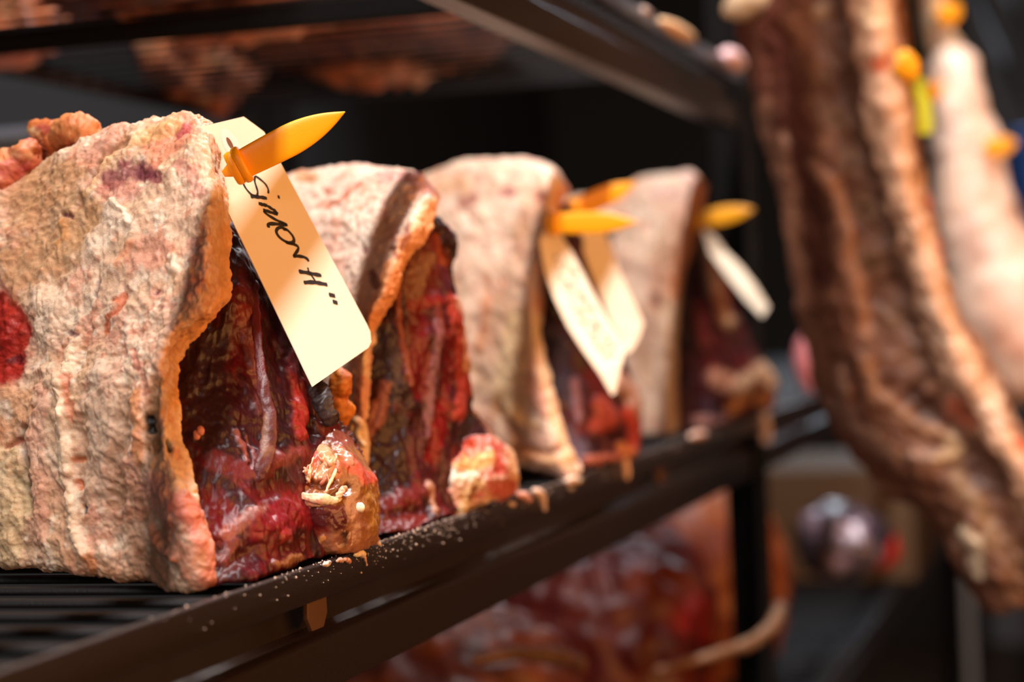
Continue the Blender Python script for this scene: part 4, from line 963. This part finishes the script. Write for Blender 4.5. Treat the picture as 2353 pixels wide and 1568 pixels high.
pin((1603, 507), (1733, 481), 0.0072, 1.668, 1.67, 'yellow plastic pin on the farthest beef cut beside the post')

# ================================================================== scraps of fat on the shelf lip
G_SCR = 'fat scraps on the shelf lip'
SC = [
 ([(1225, 1128), (1240, 1135), (1246, 1152), (1252, 1175)], [.0016, .0026, .0024, .0010], 'long drip of white fat hanging over the lip below the third cut', (222, 188, 168)),
 ([(1188, 1138), (1205, 1140), (1218, 1152)], [.0014, .0022, .0012], 'pink fat shred curled over the lip beside the long drip', (220, 160, 146)),
 ([(1300, 1106), (1318, 1103), (1332, 1106)], [.0014, .0024, .0018], 'flat white fat scrap lying on the lip at the third cut', (230, 204, 182)),
 ([(1434, 1052), (1438, 1075), (1440, 1104)], [.0022, .0030, .0018], 'white fat drip hanging from the right corner of the third cut', (232, 186, 150)),
 ([(1752, 930), (1754, 965), (1757, 1000), (1755, 1018)], [.0040, .0056, .0066, .0030], 'large pale drip hanging at the far end of the lip', (196, 164, 142)),
 ([(812, 1276), (826, 1272), (838, 1276)], [.0009, .0016, .0010], 'bright white fat scrap on the lip in front of the nearest cut', (240, 220, 200)),
 ([(836, 1276), (840, 1288), (842, 1302)], [.0005, .0006, .0004], 'thin fat thread hanging over the lip in front of the nearest cut', (210, 160, 130)),
 ([(790, 1285), (800, 1289), (804, 1294)], [.0006, .0010, .0006], 'small pink crumb on the lip left of the bright scrap', (206, 140, 116)),
 ([(772, 1290), (782, 1288), (788, 1291)], [.0006, .0009, .0006], 'tiny pale crumb on the lip, third left of the bright scrap', (196, 160, 140)),
 ([(742, 1299), (752, 1296), (760, 1293)], [.0006, .0010, .0007], 'grey white crumb on the lip below the nearest cut', (180, 170, 164)),
 ([(866, 1243), (869, 1250), (875, 1251)], [.0006, .0008, .0004], 'curled fat flake on the bar beside the brown knuckle', (222, 194, 174)),
 ([(1585, 1004), (1605, 1000), (1620, 998)], [.0020, .0034, .0022], 'pink fat scrap on the lip below the farthest cut', (206, 168, 152)),
 ([(1170, 1157), (1178, 1160), (1184, 1158)], [.0009, .0013, .0008], 'small round crumb on the lip left of the pink shred', (190, 160, 144)),
 ([(1306, 1122), (1312, 1122), (1316, 1124)], [.0010, .0014, .0009], 'grey crumb stuck to the lip face under the flat scrap', (176, 158, 146)),
]
for k, (pts, rr, lb, c) in enumerate(SC):
    P = []
    for (x_, y_) in pts:
        q_ = at(x_, y_, Y=-0.0012)
        P.append(tuple(q_))
    ob = tube('fat_scrap', P, rr, None, M_FAT, [c, ((226, 204, 186), .006, .1, .6, .6)], nu=14, nv=26, lumps=[(.004, .5, 'n'), (.0015, .2, 'n')], seed=80 + k, xyz=True)
    tag(ob, lb, 'fat scrap', G_SCR)
# fine crumbs dusted along the lip edge
rng = random.Random(11)
V = []; Fs = []
for i in range(620):
    x_ = rng.choice([rng.uniform(.70, 1.12), rng.uniform(.78, .95), rng.uniform(.6, 1.6)])
    onface = rng.random() < .45
    c = np.array([x_, -0.0001 if onface else rng.uniform(.0003, .0032), -abs(rng.gauss(0, .004)) - .0004 if onface else 0.0001])
    r_ = rng.uniform(.00012, .0004) * (1.9 if rng.random() < .12 else 1)
    b = len(V)
    for dv in ((1, 0, 0), (-1, 0, 0), (0, 1, 0), (0, -1, 0), (0, 0, 1), (0, 0, -1)):
        V.append(c + r_ * np.array(dv) * rng.uniform(.6, 1.4))
    for f in ((0, 2, 4), (2, 1, 4), (1, 3, 4), (3, 0, 4), (2, 0, 5), (1, 2, 5), (3, 1, 5), (0, 3, 5)): Fs.append(tuple(b + j for j in f))
ob = link('fat_crumbs', mesh_np('fat_crumbs', np.array(V), Fs), None, [plain('crumb_white', (206, 182, 164), rough=.7)])
tag(ob, 'fine white fat crumbs dusted along the shelf lip', 'crumbs', None, 'stuff')
# tabs between lip and beam
for xx in (0.752, 1.405):
    prism('support_tab', [(xx - .010, -.0135), (xx + .010, -.0135), (xx + .0105, -.022), (xx + .006, -.0275), (xx - .006, -.0275), (xx - .0105, -.022)], 'y', 0.004, 0.0065, rack, plain('tan_tab', (84, 56, 36), rough=.6), .0006)

# ================================================================== meat on the other shelves
REDPAL = [(104, 32, 26), ((78, 20, 20), .06, -.1, .5, .8), ((140, 60, 40), .06, .1, .6, .6), ((48, 14, 16), .05, .3, .7, .7)]
RL = [(.07, 9, 'n'), (.03, 5, 'b'), (.012, 1.6, 'b')]
ZL = -0.317
G_LOW = 'red beef pieces on the bottom shelf'
def low(X, Y, rad, lab, pal, feats, seed, rot=0.0):
    return tag(lump('beef_chunk', (X, Y, ZL + rad[2] - .012), rad, None, M_WET, pal, RL, feats, n=56, seed=seed, rot=rot, power=2.6, gain=.6), lab, 'beef', G_LOW)
low(1.66, 0.13, (.10, .105, .112), 'large glossy red beef piece on the bottom shelf next to the post', REDPAL,
    [([(1650, 1250), (1720, 1320)], 60, 3, (190, 84, 66), .8, .4), ([(1560, 1280)], 40, -5, (60, 24, 20), .8, .4), ([(1480, 1330), (1560, 1340)], 40, 2, (150, 70, 44), .7, .4), ([(1600, 1420), (1720, 1420)], 50, 2, (170, 44, 40), .8, .4)], 31)
low(1.42, 0.20, (.11, .125, .105), 'dark beef piece with orange fat, left of the large glossy one', [(96, 40, 28), ((150, 80, 40), .05, 0, .5, .8), ((60, 20, 18), .04, .1, .6, .8)],
    [([(1200, 1370), (1300, 1330)], 50, 2, (160, 84, 40), .8, .4), ([(1300, 1400)], 60, -4, (50, 18, 16), .8, .4)], 33, .3)
low(1.17, 0.13, (.11, .11, .095), 'red beef piece on the bottom shelf nearest the camera', [(120, 26, 24), ((160, 90, 50), .06, .2, .6, .7), ((80, 18, 20), .04, 0, .6, .8)],
    [([(1080, 1530)], 50, 2, (180, 44, 34), .8, .4)], 35, .1)
low(1.92, 0.20, (.10, .12, .115), 'shadowed red beef piece behind the perforated post', REDPAL, [], 37)
low(1.40, 0.040, (.055, .03, .04), 'small red beef trimming lying in front of the dark beef piece', [(150, 40, 32), ((206, 150, 110), .03, .3, .7, .6)], [], 39, .2)
ob = tube('fat_strip', [(1500, 1545, 1.52), (1640, 1505, 1.56), (1740, 1470, 1.60), (1785, 1420, 1.62), (1795, 1385, 1.63)], [.003, .004, .005, .006, .005], None, M_FAT, [(112, 80, 54), ((150, 116, 90), .02, 0, .6, .6)], lumps=[(.02, 1.5, 'n')])
tag(ob, 'pale curved strip of fat on the front of the large glossy piece', 'fat strip', 'loose fat strips on the bottom shelf')
ob = tube('fat_strip', [(1080, 1520, 1.20), (1180, 1502, 1.24), (1280, 1510, 1.28), (1340, 1530, 1.31)], [.003, .005, .006, .004], None, M_FAT, [(84, 56, 38), ((120, 86, 60), .02, 0, .6, .6)], lumps=[(.02, 1.2, 'n')])
tag(ob, 'thin tan strip of fat on the dark beef piece', 'fat strip', 'loose fat strips on the bottom shelf')
# upper shelf
G_UP = 'beef pieces on the top shelf seen through the slats'
UPPAL = [(216, 130, 86), ((236, 176, 140), .04, .0, .5, .8), ((140, 66, 46), .03, .1, .6, .8), ((236, 200, 150), .02, .35, .8, .6)]
for k, (X, Y, rad, lab) in enumerate([
    (1.02, .29, (.10, .135, .075), 'beef piece on the top shelf above the second cut'), (1.28, .28, (.11, .13, .08), 'beef piece on the top shelf above the third cut'),
    (1.32, .474, (.11, .022, .07), 'beef piece at the back of the top shelf'), (1.60, .28, (.12, .13, .08), 'beef piece on the top shelf above the farthest cut'),
    (1.08, .476, (.10, .020, .07), 'beef piece at the back of the top shelf, toward the left edge'), (1.66, .474, (.12, .022, .08), 'beef piece at the back of the top shelf by the post')]):
    tag(lump('beef_chunk', (X, Y, .314 + rad[2] - .008), rad, None, M_WET, UPPAL, RL, (), n=48, seed=50 + k, power=2.6), lab, 'beef', G_UP)

# ================================================================== hanging carcasses
G_C = 'carcass sides hanging past the rack'
rows = [
 [(1672, -60, 1.56), (1740, -60, 1.52), (1820, -60, 1.50), (1890, -60, 1.50), (1940, -60, 1.49), (2000, -60, 1.47), (2050, -60, 1.48), (2078, -60, 1.52)],
 [(1690, 100, 1.56), (1760, 100, 1.52), (1840, 100, 1.50), (1910, 100, 1.50), (1955, 110, 1.49), (2010, 110, 1.47), (2060, 115, 1.48), (2085, 120, 1.52)],
 [(1735, 280, 1.56), (1800, 280, 1.52), (1870, 285, 1.50), (1940, 290, 1.50), (1990, 295, 1.49), (2045, 300, 1.47), (2090, 310, 1.48), (2112, 320, 1.52)],
 [(1785, 470, 1.56), (1840, 470, 1.52), (1905, 475, 1.50), (1975, 480, 1.50), (2035, 480, 1.49), (2085, 485, 1.47), (2125, 490, 1.48), (2145, 500, 1.52)],
 [(1815, 640, 1.56), (1870, 640, 1.52), (1930, 645, 1.50), (2010, 650, 1.50), (2080, 640, 1.49), (2125, 640, 1.47), (2170, 640, 1.48), (2190, 645, 1.52)],
 [(1845, 800, 1.56), (1900, 800, 1.52), (1960, 810, 1.50), (2050, 815, 1.50), (2130, 790, 1.49), (2180, 785, 1.47), (2225, 780, 1.48), (2250, 780, 1.52)],
 [(1890, 960, 1.56), (1950, 955, 1.52), (2020, 960, 1.50), (2100, 960, 1.50), (2185, 930, 1.49), (2240, 915, 1.47), (2285, 900, 1.48), (2310, 895, 1.52)],
 [(1985, 1090, 1.56), (2040, 1075, 1.52), (2110, 1070, 1.50), (2190, 1070, 1.50), (2260, 1050, 1.49), (2310, 1030, 1.47), (2350, 1010, 1.48), (2375, 1000, 1.52)],
 [(2110, 1190, 1.56), (2160, 1175, 1.52), (2210, 1170, 1.50), (2280, 1170, 1.50), (2330, 1150, 1.49), (2380, 1130, 1.47), (2420, 1110, 1.48), (2445, 1100, 1.52)],
 [(2200, 1320, 1.56), (2240, 1310, 1.52), (2290, 1305, 1.50), (2340, 1300, 1.50), (2390, 1280, 1.49), (2440, 1260, 1.47), (2480, 1240, 1.48), (2500, 1230, 1.52)],
 [(2270, 1420, 1.56), (2300, 1415, 1.53), (2340, 1410, 1.52), (2390, 1400, 1.52), (2430, 1390, 1.51), (2470, 1370, 1.50), (2510, 1350, 1.51), (2530, 1340, 1.53)],
]
ft = [
 ([(1990, -60), (2010, 100), (2040, 300), (2085, 480), (2125, 640), (2180, 785), (2240, 910), (2310, 1030), (2400, 1150)], 46, 4, (226, 178, 142), .95, .15),
 ([(2045, 130), (2090, 300)], 16, 0, (226, 190, 160), .6, .4), ([(2020, 145)], 22, 0, (216, 96, 50), .8, .3), ([(2010, 40)], 26, 0, (240, 206, 160), .8, .3), ([(2180, 620), (2140, 440)], 10, 0, (200, 100, 84), .7, .4),
 ([(2270, 900), (2300, 960)], 26, 2, (240, 212, 186), .8, .3), ([(2200, 930), (2230, 970)], 22, -3, (190, 90, 60), .8, .3), ([(2340, 1010), (2380, 1090)], 10, 0, (206, 76, 50), .8, .3), ([(2130, 700), (2160, 780)], 20, 0, (226, 190, 160), .7, .4),
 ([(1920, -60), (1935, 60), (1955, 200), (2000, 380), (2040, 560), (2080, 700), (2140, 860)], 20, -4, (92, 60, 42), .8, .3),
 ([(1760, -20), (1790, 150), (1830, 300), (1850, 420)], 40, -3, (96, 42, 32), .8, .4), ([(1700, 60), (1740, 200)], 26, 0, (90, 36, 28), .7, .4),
 ([(1800, 320), (1820, 500), (1840, 600), (1850, 700)], 14, 5, (176, 124, 96), .85, .4),
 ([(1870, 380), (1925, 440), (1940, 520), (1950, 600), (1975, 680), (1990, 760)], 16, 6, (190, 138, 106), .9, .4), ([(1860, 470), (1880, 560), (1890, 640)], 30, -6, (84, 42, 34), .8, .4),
 ([(1820, 60), (1870, 110), (1880, 160)], 22, 4, (150, 102, 72), .8, .4), ([(1880, 30)], 18, 4, (206, 176, 140), .9, .3), ([(1700, 10), (1740, 0)], 18, 5, (216, 190, 150), .95, .2),
 ([(1890, 170)], 26, 5, (150, 108, 74), .7, .3), ([(1915, 270)], 26, 5, (150, 112, 80), .8, .3), ([(1950, 370)], 30, 5, (140, 102, 74), .8, .3), ([(1985, 480)], 30, 5, (140, 104, 76), .8, .3), ([(2005, 600)], 30, 5, (138, 102, 74), .8, .3), ([(2045, 730)], 28, 5, (144, 108, 80), .8, .3),
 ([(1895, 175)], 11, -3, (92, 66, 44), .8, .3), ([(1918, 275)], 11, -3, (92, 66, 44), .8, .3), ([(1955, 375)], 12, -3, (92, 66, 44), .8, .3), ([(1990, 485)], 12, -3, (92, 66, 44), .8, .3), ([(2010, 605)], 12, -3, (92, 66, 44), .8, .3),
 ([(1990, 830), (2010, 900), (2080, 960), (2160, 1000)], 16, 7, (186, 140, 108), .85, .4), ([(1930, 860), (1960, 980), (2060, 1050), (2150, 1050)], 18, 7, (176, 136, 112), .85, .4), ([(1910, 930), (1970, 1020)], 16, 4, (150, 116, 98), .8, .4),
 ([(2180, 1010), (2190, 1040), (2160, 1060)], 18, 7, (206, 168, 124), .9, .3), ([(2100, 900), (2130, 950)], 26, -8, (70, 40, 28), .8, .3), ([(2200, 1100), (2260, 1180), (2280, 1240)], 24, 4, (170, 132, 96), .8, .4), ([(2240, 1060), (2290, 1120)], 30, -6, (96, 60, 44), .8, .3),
 ([(2215, 1230), (2240, 1260), (2250, 1310)], 20, 8, (230, 206, 172), .95, .2), ([(2320, 1250), (2340, 1350)], 24, 0, (150, 106, 72), .7, .4),
]
car1 = empty('hanging_carcass', at(1800, -60, X=1.52), 'dark split beef carcass with exposed spine hanging beside the post', 'carcass', G_C)
patch('carcass_side', rows, 170, 260, car1, M_HANG, [(128, 84, 62), ((150, 104, 76), .05, 0, .5, .7), ((84, 44, 34), .04, .1, .6, .6), ((176, 130, 98), .02, .3, .7, .5)], [(.06, 5, 'n'), (.02, 1.6, 'n')], ft,
      ext=(.09, .0, 0), shrink=.75, edge=.012, ragged=.002, seed=41, warp=10, wscale=.02, fscale=.5, gain=.92)
tube('trimmed_flap', [(1668, 22, 1.54), (1700, 12, 1.53), (1745, -4, 1.52), (1790, -20, 1.52)], [.006, .012, .011, .007], car1, M_FAT, [(216, 192, 156), ((190, 140, 96), .03, .1, .6, .6)], lumps=[(.02, 2, 'n')])
def hook(p, lab):
    c = np.array(p)
    pts = [c + (0, 0, -.03), c + (0.012, 0, -.05), c + (.026, 0, -.03), c + (.02, 0, .05), c + (.0, 0, .16), c + (-.02, 0, .24), c + (-.03, 0, .29), c + (-.012, 0, .315), c + (.008, 0, .298)]
    ob = tube('meat_hook', [tuple(q) for q in pts], [.003] * 9, None, plain('steel', (120, 120, 122), rough=.5, metal=1.0), [(170, 170, 172)], xyz=True, nu=12, nv=60)
    return tag(ob, lab, 'hook', 'steel meat hooks')
top1 = at(1860, -60, X=1.53)
hook(top1 + np.array([0, 0, .02]), 'steel hook carrying the dark split carcass')
# pale leg farther back
car2 = empty('hanging_carcass', at(2190, 120, X=2.3), 'pale pink carcass hanging behind the dark split one', 'carcass', G_C)
PALE = [(232, 200, 178), ((224, 170, 142), .05, 0, .6, .6), ((240, 220, 206), .03, .1, .7, .6), ((190, 150, 130), .03, .4, .8, .5)]
tube('body', [(2188, 110, 2.3), (2196, 220, 2.28), (2212, 350, 2.27), (2236, 480, 2.26), (2270, 600, 2.26), (2330, 720, 2.26), (2400, 830, 2.27), (2440, 900, 2.28)], [.030, .032, .037, .044, .056, .072, .075, .045], car2, M_HANG, PALE,
     lumps=[(.06, 6, 'n'), (.025, 2, 'n')], feats=[([(2300, 780), (2350, 810)], 30, 0, (206, 150, 124), .8, .4), ([(2190, 150)], 30, 0, (246, 226, 208), .7, .3), ([(2240, 600), (2230, 500)], 22, 0, (196, 160, 146), .6, .4)], nu=48, nv=120, seed=43)
tube('shank', [(2128, -60, 2.32), (2140, 20, 2.32), (2160, 90, 2.31), (2185, 150, 2.30)], [.016, .017, .018, .026], car2, M_HANG, [(206, 176, 140), ((140, 100, 76), .03, 0, .5, .8)], lumps=[(.03, 3, 'n')], nu=28, nv=50)
top2 = at(2125, -60, X=2.32)
hook(top2 + np.array([0, 0, .02]), 'steel hook carrying the pale pink carcass')
# overhead rail for the hooks
zr = top1[2] + .02 + .30
G_R = 'overhead hook rails'
tag(tube('meat_rail', [(-.5, top1[1], zr), (2.0, top1[1], zr), (6.5, top1[1], zr)], [.010] * 3, None, plain('rail_steel', (40, 40, 42), rough=.9, spec=.1), [(150, 150, 152)], xyz=True, nu=16, nv=20),
    'steel rail above the dark split carcass', 'rail', G_R)
zr2 = top2[2] + .02 + .30
tag(tube('meat_rail', [(-.5, top2[1], zr2), (2.0, top2[1], zr2), (6.5, top2[1], zr2)], [.010] * 3, None, plain('rail_steel', (40, 40, 42), rough=.9, spec=.1), [(150, 150, 152)], xyz=True, nu=16, nv=20),
    'steel rail above the pale pink carcass', 'rail', G_R)
# tags and pins on the carcasses
GP = 'yellow pins on the hanging carcasses'
pin((2280, 342), (2336, 326), 0.010, 2.22, 2.22, 'yellow pin sticking out of the pale carcass on the right', GP)
pin((2084, 152), (2112, 142), 0.010, 1.47, 1.47, 'yellow pin on the fat edge of the dark carcass, upper one', GP)
pin((2160, 214), (2106, 204), 0.009, 2.26, 2.24, 'yellow pin on the left side of the pale carcass', GP)
pin((2172, 36), (2206, 10), 0.012, 2.28, 2.28, 'yellow pin at the shank of the pale carcass', GP)
c4 = [((2088, 170, 1.56), (2125, 178, 1.56)), ((2095, 230, 1.56), (2140, 236, 1.565)), ((2100, 285, 1.56), (2146, 290, 1.565)), ((2112, 308, 1.56), (2140, 308, 1.565))]
card('paper_tag', [(at(a[0], a[1], X=a[2]), at(b[0], b[1], X=b[2])) for a, b in c4], 'lime yellow tag hanging between the two carcasses', 'tag', None, M_LIME)

# ================================================================== far end and odds
pA = at(2215, 60, X=6.55); 
tag(box('door_1', (6.52, -2.6, -1.0), (6.59, pA[1], 1.6), None, M_WALLG, .004), kind='structure')
rows = [[(2262, 300, 4.4), (2290, 295, 4.35), (2330, 300, 4.4), (2370, 295, 4.35), (2420, 300, 4.4)], [(2268, 450, 4.4), (2300, 450, 4.34), (2340, 450, 4.4), (2380, 450, 4.34), (2425, 450, 4.4)], [(2290, 620, 4.4), (2320, 620, 4.33), (2350, 625, 4.4), (2390, 620, 4.34), (2430, 620, 4.4)], [(2310, 780, 4.4), (2330, 780, 4.33), (2360, 785, 4.4), (2395, 780, 4.34), (2435, 780, 4.4)]]
ob = patch('work_apron', rows, 60, 60, None, plain('blue_cloth', (40, 84, 150), rough=.8), [(40, 84, 150)], [(.05, 4, 'n')], (), ext=(.02, 0, 0), shrink=.95, edge=.006, seed=70)
tag(ob, 'blue cloth hanging at the right edge behind the pale carcass', 'cloth')
ob = lump('wrapped_package', at(1935, 1232, X=2.46) + np.array([0, 0, -.005]), (.07, .055, .045), None, flesh('shrink_wrap', rough=.2, bump=.6, bscale=60, coat=.8), [(70, 58, 68), ((170, 150, 170), .05, .0, .4, .8), ((30, 28, 34), .04, .1, .5, .9)], [(.05, 8, 'n'), (.02, 4, 'r')], (), n=40, seed=72)  # pale lilac patches paint highlights into the wrap's colour
tag(ob, 'dark shiny wrapped package on the far bottom shelf', 'package')
ob = lump('beef_chunk', at(2018, 1262, X=2.62), (.03, .03, .028), None, M_WET, [(176, 36, 32)], [(.03, 4, 'n')], (), n=30, seed=71)
tag(ob, 'small bright red meat piece beside the wrapped package', 'beef', G_LOW)
cB = at(2080, 1180, X=3.1)
ob = box('cardboard_box', (3.0, -.02 , -.317), (3.4, .30, -.317 + .17), None, plain('brown_cardboard', (84, 62, 38), rough=.8, bump=.2, bscale=60), .006)
tag(ob, 'plain brown box on the far bottom shelf below the carcass', 'box')
cG = at(2215, 1450, X=4.6)
g_ = empty('pallet_stand', (4.6, cG[1], -1.0), 'light grey metal stand leg in the far aisle under the carcass', 'stand')
box('leg', (4.58, cG[1] - .022, -1.0), (4.62, cG[1] + .022, -.42), g_, plain('light_grey_paint', (150, 152, 154), rough=.5), .004)
box('foot', (4.5, cG[1] - .07, -1.0), (4.7, cG[1] + .07, -.97), g_, plain('light_grey_paint', (150, 152, 154), rough=.5), .004)

# things glimpsed around the post and on the top shelf lip
for k, (pts, rr, lb, c) in enumerate([
    ([(1515, 48), (1545, 66), (1575, 84), (1594, 98)], [.003, .006, .006, .003], 'long pale fat scrap on the top shelf lip', (226, 190, 148)),
    ([(1664, 128), (1682, 138), (1700, 150)], [.006, .010, .006], 'pinkish white fat scrap at the far end of the top shelf lip', (236, 200, 206)),
    ([(1476, 24), (1490, 32)], [.003, .003], 'small grey fat scrap on the top shelf lip', (190, 170, 160))]):
    P = [tuple(at(x_, y_, Y=-0.001)) for (x_, y_) in pts]
    ob = tube('fat_scrap', P, rr, None, M_FAT, [c], nu=14, nv=24, lumps=[(.012, 1.2, 'n')], seed=110 + k, xyz=True)
    tag(ob, lb, 'fat scrap', G_SCR)
ob = lump('beef_chunk', at(1862, 832, X=2.30), (.02, .02, .036), None, M_WET, [(226, 140, 146), ((190, 84, 90), .03, 0, .5, .7)], [(.03, 3, 'n')], (), n=30, seed=120)
tag(ob, 'small pink meat piece glimpsed between the post and the dark carcass', 'beef')
ob = lump('beef_chunk', (2.22, .17, ZL + .105), (.12, .12, .112), None, M_WET, [(150, 84, 44), ((110, 44, 26), .06, 0, .5, .8)], RL, (), n=40, seed=121, power=2.6)
tag(ob, 'orange brown beef piece on the far bottom shelf behind the post', 'beef', G_LOW)
tq = at(108, 285, X=1.25)
tb = empty('plastic_tub', (1.33, tq[1] + .03, 0), 'pale grey blue plastic tub at the back of the shelf, left edge', 'tub')
mt_ = plain('pale_blue_plastic', (150, 172, 198), rough=.4)
box('wall', (1.25, tq[1], -.003), (1.40, min(tq[1] + .09, .497), tq[2] - .012), tb, mt_, .008)
box('rim', (1.244, tq[1] - .004, tq[2] - .012), (1.406, min(tq[1] + .094, .499), tq[2]), tb, mt_, .004)
